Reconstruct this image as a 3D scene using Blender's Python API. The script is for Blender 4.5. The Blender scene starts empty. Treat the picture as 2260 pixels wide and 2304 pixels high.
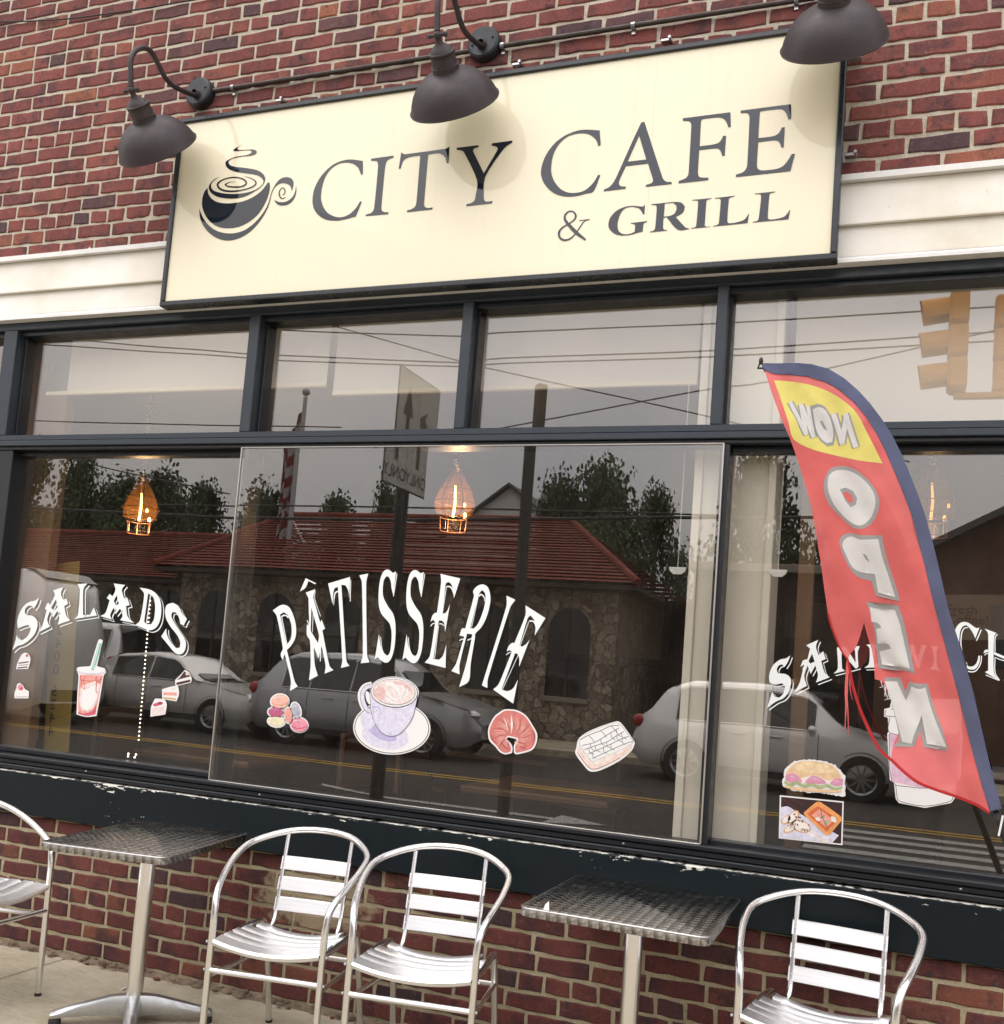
import bpy, bmesh, math, random
from math import sin, cos, pi, radians, sqrt, atan2, floor
from mathutils import Vector, Matrix
from mathutils.geometry import delaunay_2d_cdt

random.seed(7)
SC = bpy.context.scene
COL = SC.collection

# ------------------------------------------------------------------ camera
CAM_F, CAM_CY, YAW, PITCH, ROLL, CAM_D, CAM_H = 2302.0, 167.0, .36844, .08495, .07686, 3.785, 1.425
PW, PH = 2260.0, 2304.0
_f = Vector((-sin(YAW)*cos(PITCH), cos(YAW)*cos(PITCH), sin(PITCH)))
_r0 = Vector((cos(YAW), sin(YAW), 0)); _u0 = _r0.cross(_f)
_r = cos(ROLL)*_r0 + sin(ROLL)*_u0; _u = -sin(ROLL)*_r0 + cos(ROLL)*_u0
cd = bpy.data.cameras.new('camera'); cam = bpy.data.objects.new('camera', cd); COL.objects.link(cam)
cd.sensor_fit = 'HORIZONTAL'; cd.sensor_width = 36.0; cd.lens = 36.0*CAM_F/PW
cd.shift_y = CAM_CY/PW; cd.clip_start = .05; cd.clip_end = 600
cam.matrix_world = Matrix(((_r.x, _u.x, -_f.x, 0), (_r.y, _u.y, -_f.y, -CAM_D), (_r.z, _u.z, -_f.z, CAM_H), (0, 0, 0, 1)))
SC.camera = cam

def wy(px, py, y=0.0):
    'point of the plane at depth y that the photograph shows at px, py'
    d = _f + (px-PW/2)/CAM_F*_r - (py-(PH/2+CAM_CY))/CAM_F*_u
    t = (CAM_D+y)/d.y
    return Vector((d.x*t, y, CAM_H+d.z*t))
def wx(px, py, x):
    d = _f + (px-PW/2)/CAM_F*_r - (py-(PH/2+CAM_CY))/CAM_F*_u
    t = x/d.x
    return Vector((x, -CAM_D+d.y*t, CAM_H+d.z*t))
def wz(px, py, z):
    d = _f + (px-PW/2)/CAM_F*_r - (py-(PH/2+CAM_CY))/CAM_F*_u
    t = (z-CAM_H)/d.z
    return Vector((d.x*t, -CAM_D+d.y*t, z))
def proj(v):
    w = Vector(v)-Vector((0, -CAM_D, CAM_H)); c = w.dot(_f)
    return PW/2+CAM_F*w.dot(_r)/c, PH/2+CAM_CY-CAM_F*w.dot(_u)/c

# ------------------------------------------------------------------ sky, sun, exposure
SUN_EL, SUN_AZ = radians(52), radians(200)     # sun direction, high over the street in front of the wall
W = bpy.data.worlds.new('World'); SC.world = W; W.use_nodes = True
nt = W.node_tree; bg = nt.nodes['Background']
sky = nt.nodes.new('ShaderNodeTexSky'); sky.sky_type = 'NISHITA'; sky.sun_disc = False
sky.sun_elevation = SUN_EL; sky.sun_rotation = SUN_AZ; sky.air_density = 1.6; sky.dust_density = 6.0; sky.ozone_density = 1.0
hs = nt.nodes.new('ShaderNodeHueSaturation'); hs.inputs['Saturation'].default_value = .30
nt.links.new(sky.outputs[0], hs.inputs['Color'])
# cloud deck: even grey cover with soft lumps
tc = nt.nodes.new('ShaderNodeTexCoord'); nz = nt.nodes.new('ShaderNodeTexNoise'); nz.inputs['Scale'].default_value = 2.2; nz.inputs['Detail'].default_value = 5
rp = nt.nodes.new('ShaderNodeValToRGB'); rp.color_ramp.elements[0].position = .3; rp.color_ramp.elements[1].position = .72
rp.color_ramp.elements[0].color = (6.4, 6.4, 7.2, 1); rp.color_ramp.elements[1].color = (11.4, 10.7, 10.2, 1)
mx = nt.nodes.new('ShaderNodeMix'); mx.data_type = 'RGBA'; mx.inputs[0].default_value = .88
nt.links.new(tc.outputs['Generated'], nz.inputs['Vector']); nt.links.new(nz.outputs[0], rp.inputs[0])
sz_ = nt.nodes.new('ShaderNodeSeparateXYZ'); nt.links.new(tc.outputs['Generated'], sz_.inputs[0]); gr = nt.nodes.new('ShaderNodeMapRange'); gr.inputs[1].default_value = 0; gr.inputs[2].default_value = 1; gr.inputs[3].default_value = .50; gr.inputs[4].default_value = 1.75
nt.links.new(sz_.outputs[2], gr.inputs[0]); vm = nt.nodes.new('ShaderNodeVectorMath'); vm.operation = 'SCALE'; nt.links.new(rp.outputs[0], vm.inputs[0]); nt.links.new(gr.outputs[0], vm.inputs['Scale'])   # overcast sky: three times brighter overhead than at the horizon
nt.links.new(hs.outputs[0], mx.inputs[6]); nt.links.new(vm.outputs[0], mx.inputs[7])
nt.links.new(mx.outputs[2], bg.inputs['Color']); bg.inputs['Strength'].default_value = .14
sl = bpy.data.lights.new('sun', 'SUN'); sl.energy = .5; sl.angle = radians(60); sl.color = (1, .965, .91)
so = bpy.data.objects.new('sun', sl); COL.objects.link(so)
_sd = Vector((sin(SUN_AZ)*cos(SUN_EL), cos(SUN_AZ)*cos(SUN_EL), sin(SUN_EL)))
so.rotation_euler = _sd.to_track_quat('Z', 'Y').to_euler(); so.location = (0, -6, 9)
VS = SC.view_settings; VS.view_transform = 'Standard'; VS.look = 'None'; VS.gamma = 1; VS.use_curve_mapping = False
VS.exposure = .57
SC.render.engine = 'CYCLES'
cy = SC.cycles; cy.use_denoising = True; cy.max_bounces = 6; cy.glossy_bounces = 4; cy.transparent_max_bounces = 12; cy.diffuse_bounces = 2; cy.use_adaptive_sampling = True; cy.adaptive_threshold = .018
cy.caustics_reflective = False; cy.caustics_refractive = False; cy.sample_clamp_indirect = 6

# ------------------------------------------------------------------ materials
MATS = {}
def mat(name, col=(.5, .5, .5), rough=.6, metal=0.0, spec=.5, bump=0, bscale=60, vary=0, vscale=6, emit=None, estr=0, coat=0, aniso=0):
    if name in MATS: return MATS[name]
    m = bpy.data.materials.new(name); m.use_nodes = True; MATS[name] = m
    t = m.node_tree; b = t.nodes['Principled BSDF']
    b.inputs['Base Color'].default_value = (*col, 1); b.inputs['Roughness'].default_value = rough
    b.inputs['Metallic'].default_value = metal; b.inputs['Specular IOR Level'].default_value = spec
    b.inputs['Coat Weight'].default_value = coat; b.inputs['Coat Roughness'].default_value = .05
    if emit: b.inputs['Emission Color'].default_value = (*emit, 1); b.inputs['Emission Strength'].default_value = estr
    if bump or vary:
        g = t.nodes.new('ShaderNodeNewGeometry')
    if bump:
        n = t.nodes.new('ShaderNodeTexNoise'); n.inputs['Scale'].default_value = bscale; n.inputs['Detail'].default_value = 6
        t.links.new(g.outputs['Position'], n.inputs['Vector'])
        bp = t.nodes.new('ShaderNodeBump'); bp.inputs['Strength'].default_value = bump; bp.inputs['Distance'].default_value = .004
        t.links.new(n.outputs[0], bp.inputs['Height']); t.links.new(bp.outputs[0], b.inputs['Normal'])
    if vary:
        n = t.nodes.new('ShaderNodeTexNoise'); n.inputs['Scale'].default_value = vscale; n.inputs['Detail'].default_value = 8; n.inputs['Roughness'].default_value = .65
        t.links.new(g.outputs['Position'], n.inputs['Vector'])
        r = t.nodes.new('ShaderNodeMapRange'); r.inputs[1].default_value = .3; r.inputs[2].default_value = .7
        r.inputs[3].default_value = 1-vary; r.inputs[4].default_value = 1+vary*.6
        t.links.new(n.outputs[0], r.inputs[0])
        h = t.nodes.new('ShaderNodeHueSaturation'); h.inputs['Color'].default_value = (*col, 1)
        t.links.new(r.outputs[0], h.inputs['Value']); t.links.new(h.outputs[0], b.inputs['Base Color'])
        r2 = t.nodes.new('ShaderNodeMapRange'); r2.inputs[1].default_value = .3; r2.inputs[2].default_value = .7
        r2.inputs[3].default_value = min(1, rough*1.25); r2.inputs[4].default_value = rough*.8
        t.links.new(n.outputs[0], r2.inputs[0]); t.links.new(r2.outputs[0], b.inputs['Roughness'])
    return m
class NB:
    'small node-graph helper'
    def __init__(s, m): s.t = m.node_tree; s.b = s.t.nodes['Principled BSDF']
    def n(s, typ, **kw):
        x = s.t.nodes.new('ShaderNode'+typ)
        for k, v in kw.items():
            if k.startswith('i_'): x.inputs[k[2:]].default_value = v
            elif k.startswith('n_'): x.inputs[int(k[2:])].default_value = v
            else: setattr(x, k, v)
        return x
    def l(s, a, b): s.t.links.new(a, b); return s
    def math(s, op, a, b=None, c=None):
        x = s.n('Math', operation=op)
        for i, v in enumerate((a, b, c)):
            if v is None: continue
            if isinstance(v, (int, float)): x.inputs[i].default_value = v
            else: s.l(v, x.inputs[i])
        return x.outputs[0]
    def ramp(s, fac, *els):
        x = s.n('ValToRGB'); e = x.color_ramp.elements
        while len(e) < len(els): e.new(.5)
        for k, (p, c) in zip(e, els): k.position = p; k.color = (*c, 1)
        s.l(fac, x.inputs[0]); return x.outputs[0]
    def mixc(s, f, a, b, mode='MIX'):
        x = s.n('Mix', data_type='RGBA', blend_type=mode)
        for i, v in ((0, f), (6, a), (7, b)):
            if isinstance(v, (int, float)): x.inputs[i].default_value = v
            elif isinstance(v, tuple): x.inputs[i].default_value = (*v, 1)
            else: s.l(v, x.inputs[i])
        return x.outputs[2]
    def noise(s, vec, scale, detail=6, rough=.6):
        x = s.n('TexNoise', i_Scale=scale, i_Detail=detail, i_Roughness=rough); s.l(vec, x.inputs['Vector']); return x.outputs[0]
    def bump(s, h, strength=.4, dist=.003, normal=None):
        x = s.n('Bump', i_Strength=strength, i_Distance=dist); s.l(h, x.inputs['Height'])
        if normal is not None: s.l(normal, x.inputs['Normal'])
        return x.outputs[0]
def newmat(name, rough=.6, metal=0, spec=.5):
    m = mat(name, rough=rough, metal=metal, spec=spec); return m, NB(m)

# brick: colour per brick, dark burnt spots, smear of mortar; k darkens the low wall, shade painted into its colour
def brickmat(name, k):
    m, g = newmat(name, .85, spec=.25)
    pos = g.n('NewGeometry'); oi = g.n('ObjectInfo'); P = pos.outputs['Position']
    rnd = g.math('FRACT', g.math('ADD', oi.outputs['Random'], pos.outputs['Random Per Island']))
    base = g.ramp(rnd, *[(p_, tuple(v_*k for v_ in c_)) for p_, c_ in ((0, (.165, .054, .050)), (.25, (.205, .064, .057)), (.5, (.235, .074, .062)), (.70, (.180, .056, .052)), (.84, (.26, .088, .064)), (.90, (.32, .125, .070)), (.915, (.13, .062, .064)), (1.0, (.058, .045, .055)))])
    nn = g.noise(P, 9, 7, .65); pk = g.noise(P, 7, 5, .7); base1 = g.mixc(g.math('MULTIPLY', g.ramp(pk, (.49, (0, 0, 0)), (.61, (1, 1, 1))), .72), base, (.062*k, .040*k, .048*k)); base2 = g.mixc(g.math('MULTIPLY', nn, .45), base1, (.085*k, .030*k, .030*k))
    sp = g.noise(P, 16, 3, .5); spot = g.ramp(sp, (0, (0, 0, 0)), (.63, (0, 0, 0)), (.70, (1, 1, 1)))
    base3 = g.mixc(g.math('MULTIPLY', spot, .75), base2, (.030, .026, .032))
    fn = g.noise(P, 120, 4, .7); base4 = g.mixc(.35, base3, g.ramp(fn, (.3, (.25, .25, .25)), (.7, (.95, .95, .95))), 'OVERLAY')
    # whitish lime dust
    du = g.noise(P, 38, 5, .7); base5 = g.mixc(g.math('MULTIPLY', g.ramp(du, (.55, (0, 0, 0)), (.78, (1, 1, 1))), .25*k), base4, (.42, .36, .32))
    # old mortar smear on the low wall
    sx = g.n('SeparateXYZ'); g.l(P, sx.inputs[0])
    dx = g.math('DIVIDE', g.math('ADD', sx.outputs[0], 2.18), .27); dz = g.math('DIVIDE', g.math('SUBTRACT', sx.outputs[2], .44), .125)
    dd = g.math('ADD', g.math('MULTIPLY', dx, dx), g.math('MULTIPLY', dz, dz))
    sm = g.math('SUBTRACT', 1.15, g.math('ADD', dd, g.math('MULTIPLY', g.math('SUBTRACT', g.noise(P, 14, 6, .7), .5), 3.2)))
    sm = g.math('MULTIPLY', g.n('Clamp').outputs[0] if False else g.ramp(sm, (0, (0, 0, 0)), (.5, (1, 1, 1))), .85)
    base6 = g.mixc(sm, base5, (.30, .25, .165))
    sk = g.n('Mapping'); sk.inputs['Scale'].default_value = (2.6, 1, .5); g.l(P, sk.inputs[0]); sv = g.ramp(g.noise(sk.outputs[0], 1.3, 6, .65), (.34, (.78, .77, .77)), (.62, (1.16, 1.14, 1.10))); base6 = g.mixc(.8, base6, sv, 'MULTIPLY')
    g.l(base6, g.b.inputs['Base Color'])
    bh = g.math('ADD', g.noise(P, 150, 6, .7), g.math('MULTIPLY', nn, 1.5))
    g.l(g.bump(bh, .55, .004), g.b.inputs['Normal'])
brickmat('brick', 1.0); brickmat('shaded_brick', .60)
# mortar
def mortarmat(name, k, tn=(1, 1, 1)):
    m, g = newmat(name, .95, spec=.2)
    pos = g.n('NewGeometry'); P = pos.outputs['Position']
    c = g.ramp(g.noise(P, 7, 8, .7), *[(p_, tuple(v_*k*w_ for v_, w_ in zip(c_, tn))) for p_, c_ in ((.3, (.42, .375, .29)), (.55, (.56, .51, .41)), (.75, (.64, .595, .50)))])
    c = g.mixc(.4, c, g.ramp(g.noise(P, 160, 4, .7), (.3, (.3, .3, .3)), (.7, (.9, .9, .9))), 'OVERLAY')
    g.l(c, g.b.inputs['Base Color']); g.l(g.bump(g.math('ADD', g.noise(P, 220, 5, .7), g.noise(P, 40, 4)), .8, .006), g.b.inputs['Normal'])
mortarmat('mortar', 1.0); mortarmat('shaded_mortar', .70, (1, .95, .80))  # low wall mortar: shade painted in as a darker tone, plus a yellower tint
# brushed concrete pavement
m, g = newmat('concrete', .9, spec=.25)
pos = g.n('NewGeometry'); P = pos.outputs['Position']
mp = g.n('Mapping'); mp.inputs['Scale'].default_value = (4, 90, 1); mp.inputs['Rotation'].default_value = (0, 0, radians(8)); g.l(P, mp.inputs[0])
br = g.noise(mp.outputs[0], 2.2, 5, .7)
c = g.ramp(g.noise(P, 2.2, 8, .7), (.3, (.33, .285, .20)), (.5, (.42, .37, .275)), (.72, (.50, .445, .345)))
c = g.mixc(g.math('MULTIPLY', g.ramp(g.noise(P, .9, 6, .7), (.5, (0, 0, 0)), (.68, (1, 1, 1))), .45), c, (.20, .165, .115)); c = g.mixc(.5, c, g.ramp(br, (.3, (.25, .25, .25)), (.7, (.82, .82, .82))), 'OVERLAY')
c = g.mixc(g.math('MULTIPLY', g.ramp(g.noise(P, 55, 3, .6), (.62, (0, 0, 0)), (.7, (1, 1, 1))), .5), c, (.10, .085, .065))
g.l(c, g.b.inputs['Base Color']); g.l(g.bump(g.math('ADD', br, g.math('MULTIPLY', g.noise(P, 190, 4), .6)), .7, .005), g.b.inputs['Normal'])
# asphalt
m, g = newmat('asphalt', .88, spec=.3)
pos = g.n('NewGeometry'); P = pos.outputs['Position']
c = g.ramp(g.noise(P, .7, 8, .7), (.3, (.030, .027, .024)), (.7, (.050, .046, .040)))
g.l(c, g.b.inputs['Base Color']); g.l(g.bump(g.noise(P, 90, 4), .5, .006), g.b.inputs['Normal'])
# painted frame, dark blue grey, weathered
def painted(name, col, chip, rough=.35, chips=False, ztop=.79, spec=.5):
    m, g = newmat(name, rough, spec=spec)
    pos = g.n('NewGeometry'); P = pos.outputs['Position']
    c = g.mixc(g.noise(P, 5, 8, .7), tuple(v*.75 for v in col), tuple(v*1.3 for v in col))
    if chips:
        s = g.n('SeparateXYZ'); g.l(P, s.inputs[0])
        mp = g.n('Mapping'); mp.inputs['Scale'].default_value = (16, 16, 60); g.l(P, mp.inputs[0])
        n1 = g.noise(mp.outputs[0], 1.0, 4, .6)
        edge = g.math('SUBTRACT', 1.0, g.math('DIVIDE', g.math('SUBTRACT', ztop, s.outputs[2]), .042))      # 1 at the top edge
        edge = g.math('MAXIMUM', edge, 0.0)
        big = g.noise(P, 1.7, 3, .5)
        th = g.math('SUBTRACT', g.math('ADD', .80, g.math('MULTIPLY', g.math('SUBTRACT', .5, big), .6)), g.math('MULTIPLY', edge, .175))
        k1 = g.math('GREATER_THAN', n1, th)
        lip = g.math('GREATER_THAN', g.math('ADD', s.outputs[2], g.math('MULTIPLY', g.math('SUBTRACT', g.noise(P, 26, 4, .7), .5), .010)), ztop+.0026)
        n2 = g.noise(P, 75, 2, .5); k2 = g.math('GREATER_THAN', g.math('ADD', n2, g.math('MULTIPLY', big, .22)), .905)
        k = g.math('MAXIMUM', g.math('MAXIMUM', k1, k2), lip)
        c = g.mixc(k, c, chip)
    g.l(c, g.b.inputs['Base Color'])
    r = g.n('MapRange', n_1=.3, n_2=.7, n_3=rough*1.35, n_4=rough*.75); g.l(g.noise(P, 22, 6, .7), r.inputs[0]); g.l(r.outputs[0], g.b.inputs['Roughness'])
    g.l(g.bump(g.noise(P, 30, 6, .6), .12, .003), g.b.inputs['Normal'])
    return m
painted('frame_paint', (.019, .028, .039), (.7, .68, .62), .42)
painted('frame_black', (.008, .010, .014), (.5, .5, .5), .38)
painted('board_paint', (.0040, .0085, .0120), (.66, .64, .57), .42, chips=True, ztop=.7905, spec=.22)
painted('sill_paint', (.008, .010, .014), (.6, .6, .6), .36, spec=.35)
# siding
m, g = newmat('siding', .5, spec=.4)
pos = g.n('NewGeometry'); P = pos.outputs['Position']
c = g.ramp(g.noise(P, 2.4, 7, .65), (.3, (.64, .60, .50)), (.5, (.735, .705, .63)), (.7, (.80, .79, .755)))
c = g.mixc(g.math('MULTIPLY', g.ramp(g.noise(P, 60, 4, .6), (.66, (0, 0, 0)), (.74, (1, 1, 1))), .35), c, (.30, .24, .17))
g.l(c, g.b.inputs['Base Color']); g.l(g.bump(g.noise(P, 4, 3), .2, .02), g.b.inputs['Normal'])
# sign face: glossy printed acrylic
m, g = newmat('sign_face', .05, spec=.42)
pos = g.n('NewGeometry'); P = pos.outputs['Position']
c = g.ramp(g.noise(P, 1.1, 4, .5), (.3, (.82, .765, .575)), (.7, (.845, .79, .605)))
st = g.n('Mapping'); st.inputs['Scale'].default_value = (14, 1, .8); g.l(P, st.inputs[0])
c = g.mixc(g.math('MULTIPLY', g.ramp(g.noise(st.outputs[0], 1.2, 6, .6), (.56, (0, 0, 0)), (.8, (1, 1, 1))), .10), c, (.42, .36, .22))
g.l(c, g.b.inputs['Base Color'])
mat('sign_print', (.010, .016, .028), .05, spec=.55)
mat('sign_frame', (.012, .016, .022), .28, spec=.5, vary=.12, vscale=9)
mat('lamp_bronze', (.046, .036, .039), .54, .25, spec=.5, bump=.05, bscale=220, vary=.10, vscale=12)
mat('lamp_plate', (.030, .033, .040), .48, .3, vary=.2, vscale=25)
mat('lamp_white', (.75, .74, .70), .5)
mat('conduit_brown', (.055, .040, .032), .5, .2, vary=.4, vscale=14)
mat('steel_clip', (.42, .42, .43), .35, 1.0)
mat('black_wire', (.008, .008, .009), .5)
mat('rubber', (.010, .010, .010), .7)
# glass
def glassmat(name, f0, tint=(1, 1, 1)):
    m = bpy.data.materials.new(name); m.use_nodes = True; t = m.node_tree; t.nodes.remove(t.nodes['Principled BSDF']); MATS[name] = m
    o = t.nodes['Material Output']; tr = t.nodes.new('ShaderNodeBsdfTransparent'); gl = t.nodes.new('ShaderNodeBsdfGlossy'); gl.inputs['Roughness'].default_value = 0.0
    tr.inputs[0].default_value = (*tint, 1)
    g0 = t.nodes.new('ShaderNodeNewGeometry'); dt = t.nodes.new('ShaderNodeVectorMath'); dt.operation = 'DOT_PRODUCT'; t.links.new(g0.outputs['Incoming'], dt.inputs[0]); t.links.new(g0.outputs['Normal'], dt.inputs[1])
    def mth(op, x, y=None):
        k_ = t.nodes.new('ShaderNodeMath'); k_.operation = op
        for i_, v_ in enumerate((x, y)):
            if v_ is None: continue
            if isinstance(v_, (int, float)): k_.inputs[i_].default_value = v_
            else: t.links.new(v_, k_.inputs[i_])
        return k_
    cs = mth('ABSOLUTE', dt.outputs['Value']); fr = mth('ADD', f0, mth('MULTIPLY', 1-f0, mth('POWER', mth('SUBTRACT', 1.0, cs.outputs[0]).outputs[0], 5.0).outputs[0]).outputs[0])
    mxs = t.nodes.new('ShaderNodeMixShader'); t.links.new(fr.outputs[0], mxs.inputs[0]); t.links.new(tr.outputs[0], mxs.inputs[1]); t.links.new(gl.outputs[0], mxs.inputs[2])
    df = t.nodes.new('ShaderNodeBsdfDiffuse'); df.inputs[0].default_value = (.80, .74, .66, 1); m2 = t.nodes.new('ShaderNodeMixShader'); gl.inputs[0].default_value = (1, .975, .94, 1)
    n5 = t.nodes.new('ShaderNodeTexNoise'); n5.inputs['Scale'].default_value = 2.4; n5.inputs['Detail'].default_value = 7; n5.inputs['Roughness'].default_value = .7; mp5 = t.nodes.new('ShaderNodeMapping'); mp5.inputs['Scale'].default_value = (2.2, 1, .6)
    t.links.new(g0.outputs['Position'], mp5.inputs[0]); t.links.new(mp5.outputs[0], n5.inputs['Vector']); r5 = t.nodes.new('ShaderNodeMapRange'); r5.inputs[1].default_value = .35; r5.inputs[2].default_value = .75; r5.inputs[3].default_value = .001; r5.inputs[4].default_value = .012
    t.links.new(n5.outputs[0], r5.inputs[0]); t.links.new(r5.outputs[0], m2.inputs[0]); t.links.new(mxs.outputs[0], m2.inputs[1]); t.links.new(df.outputs[0], m2.inputs[2]); t.links.new(m2.outputs[0], o.inputs[0])
    # faint waviness of float glass
    ge = t.nodes.new('ShaderNodeNewGeometry'); nz_ = t.nodes.new('ShaderNodeTexNoise'); nz_.inputs['Scale'].default_value = 1.1; nz_.inputs['Detail'].default_value = 1
    b_ = t.nodes.new('ShaderNodeBump'); b_.inputs['Strength'].default_value = .05; b_.inputs['Distance'].default_value = .01
    t.links.new(ge.outputs['Position'], nz_.inputs['Vector']); t.links.new(nz_.outputs[0], b_.inputs['Height']); t.links.new(b_.outputs[0], gl.inputs['Normal'])
    return m
glassmat('window_glass', .12, (.97, .97, .96))
mat('car_glass', (.012, .014, .016), .03, spec=.8)
# aluminium of the furniture
mat('aluminium', (.80, .80, .805), .22, 1.0)
m, g = newmat('aluminium_slat', .42, 1.0)
tcn = g.n('TexCoord'); mp = g.n('Mapping'); mp.inputs['Scale'].default_value = (1.5, 60, 260); g.l(tcn.outputs['Object'], mp.inputs[0])
bz = g.noise(mp.outputs[0], 1.5, 3, .6)
g.l(g.ramp(bz, (.3, (.78, .79, .81)), (.7, (.92, .92, .93))), g.b.inputs['Base Color']); g.l(g.bump(bz, .22, .002), g.b.inputs['Normal'])
# swirled stainless table top: grid of machine-turned spots
m, g = newmat('swirl_steel', .22, 1.0)
tcn = g.n('TexCoord'); sx = g.n('SeparateXYZ'); g.l(tcn.outputs['Object'], sx.inputs[0])
PT = .034
def cell(o): return g.math('SUBTRACT', g.math('FRACT', g.math('DIVIDE', g.math('ADD', o, 5.0), PT)), .5)
ux, uy = cell(sx.outputs[0]), cell(g.math('ADD', sx.outputs[1], sx.outputs[2]))
rad = g.math('SQRT', g.math('ADD', g.math('MULTIPLY', ux, ux), g.math('MULTIPLY', uy, uy)))
rings = g.math('SINE', g.math('MULTIPLY', rad, 55.0))
an = g.math('ARCTAN2', uy, ux); fan = g.math('SINE', g.math('MULTIPLY', an, 2.0))
hh = g.math('ADD', g.math('MULTIPLY', rings, .12), g.math('ADD', g.math('MULTIPLY', rad, 1.4), g.math('MULTIPLY', fan, .10)))
g.l(g.bump(hh, .28, .012), g.b.inputs['Normal'])
P = g.n('NewGeometry').outputs['Position']
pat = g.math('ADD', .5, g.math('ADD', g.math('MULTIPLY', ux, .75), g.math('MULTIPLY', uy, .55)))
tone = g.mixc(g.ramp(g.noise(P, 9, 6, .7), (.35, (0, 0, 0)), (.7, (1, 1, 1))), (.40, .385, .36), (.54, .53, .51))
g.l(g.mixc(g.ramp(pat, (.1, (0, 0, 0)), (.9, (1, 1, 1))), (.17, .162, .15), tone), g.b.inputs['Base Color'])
rr = g.n('MapRange', n_1=.35, n_2=.65, n_3=.16, n_4=.30); g.l(g.noise(P, 14, 6, .75), rr.inputs[0]); g.l(rr.outputs[0], g.b.inputs['Roughness'])
mat('cast_alu', (.50, .51, .52), .32, .9, vary=.18, vscale=30)
# flag cloth
def cloth(name, col, tr=.06):
    m = bpy.data.materials.new(name); m.use_nodes = True; t = m.node_tree; t.nodes.remove(t.nodes['Principled BSDF']); MATS[name] = m
    o = t.nodes['Material Output']
    d = t.nodes.new('ShaderNodeBsdfDiffuse'); tl = t.nodes.new('ShaderNodeBsdfTranslucent'); tp = t.nodes.new('ShaderNodeBsdfTransparent')
    ge = t.nodes.new('ShaderNodeNewGeometry'); n = t.nodes.new('ShaderNodeTexNoise'); n.inputs['Scale'].default_value = 9; n.inputs['Detail'].default_value = 6
    h = t.nodes.new('ShaderNodeHueSaturation'); h.inputs['Color'].default_value = (*col, 1); r = t.nodes.new('ShaderNodeMapRange')
    r.inputs[1].default_value = .3; r.inputs[2].default_value = .7; r.inputs[3].default_value = .86; r.inputs[4].default_value = 1.08
    t.links.new(ge.outputs['Position'], n.inputs[0]); t.links.new(n.outputs[0], r.inputs[0]); t.links.new(r.outputs[0], h.inputs['Value'])
    for x in (d, tl): t.links.new(h.outputs[0], x.inputs[0])
    a = t.nodes.new('ShaderNodeMixShader'); a.inputs[0].default_value = .30; b = t.nodes.new('ShaderNodeMixShader'); b.inputs[0].default_value = tr
    t.links.new(d.outputs[0], a.inputs[1]); t.links.new(tl.outputs[0], a.inputs[2]); t.links.new(a.outputs[0], b.inputs[1]); t.links.new(tp.outputs[0], b.inputs[2])
    t.links.new(b.outputs[0], o.inputs[0])
    n2 = t.nodes.new('ShaderNodeTexNoise'); n2.inputs['Scale'].default_value = 700; bp = t.nodes.new('ShaderNodeBump'); bp.inputs['Strength'].default_value = .2; bp.inputs['Distance'].default_value = .001
    t.links.new(ge.outputs['Position'], n2.inputs[0]); t.links.new(n2.outputs[0], bp.inputs['Height']); t.links.new(bp.outputs[0], d.inputs['Normal'])
    return m
cloth('flag_red', (.84, .19, .185), .10); cloth('flag_yellow', (.84, .79, .24), .02); cloth('flag_white', (.80, .79, .77), .04)
cloth('flag_grey', (.40, .40, .40), .02); cloth('flag_navy', (.14, .155, .25), 0.0); cloth('flag_dark_red', (.50, .045, .05), 0)
mat('pole_black', (.012, .012, .014), .4)
mat('vinyl_white', (.80, .85, .86), .45)
def vin(name, c, r=.45): return mat('print_'+name, c, r, vary=0 if name in ('white', 'line') else .22, vscale=55)
for n_, c_ in dict(white=(.80, .80, .80), lilac=(.50, .46, .70), pale=(.70, .68, .82), line=(.03, .03, .05), coffee=(.76, .52, .50), cream=(.86, .78, .72), foam=(.80, .70, .68), peach=(.86, .50, .40), pink=(.80, .30, .40), rose=(.60, .10, .16), plum=(.50, .12, .26), coral=(.82, .36, .30), ivory=(.82, .74, .48), grey=(.45, .47, .55), teal=(.22, .55, .45), croissant=(.62, .20, .18), croissant_light=(.78, .42, .36), croissant_dark=(.38, .09, .10), brown=(.075, .02, .022), bun=(.80, .56, .34), bun_light=(.84, .66, .42), ham=(.70, .30, .44), lettuce=(.40, .47, .24), dark=(.035, .012, .014), orange=(.66, .15, .05), orange_light=(.82, .36, .12), pinkish=(.70, .48, .62), bread=(.70, .42, .20), blue=(.03, .14, .38), violet_grey=(.36, .38, .52), wine=(.25, .02, .03)).items(): vin(n_, c_)

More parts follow.
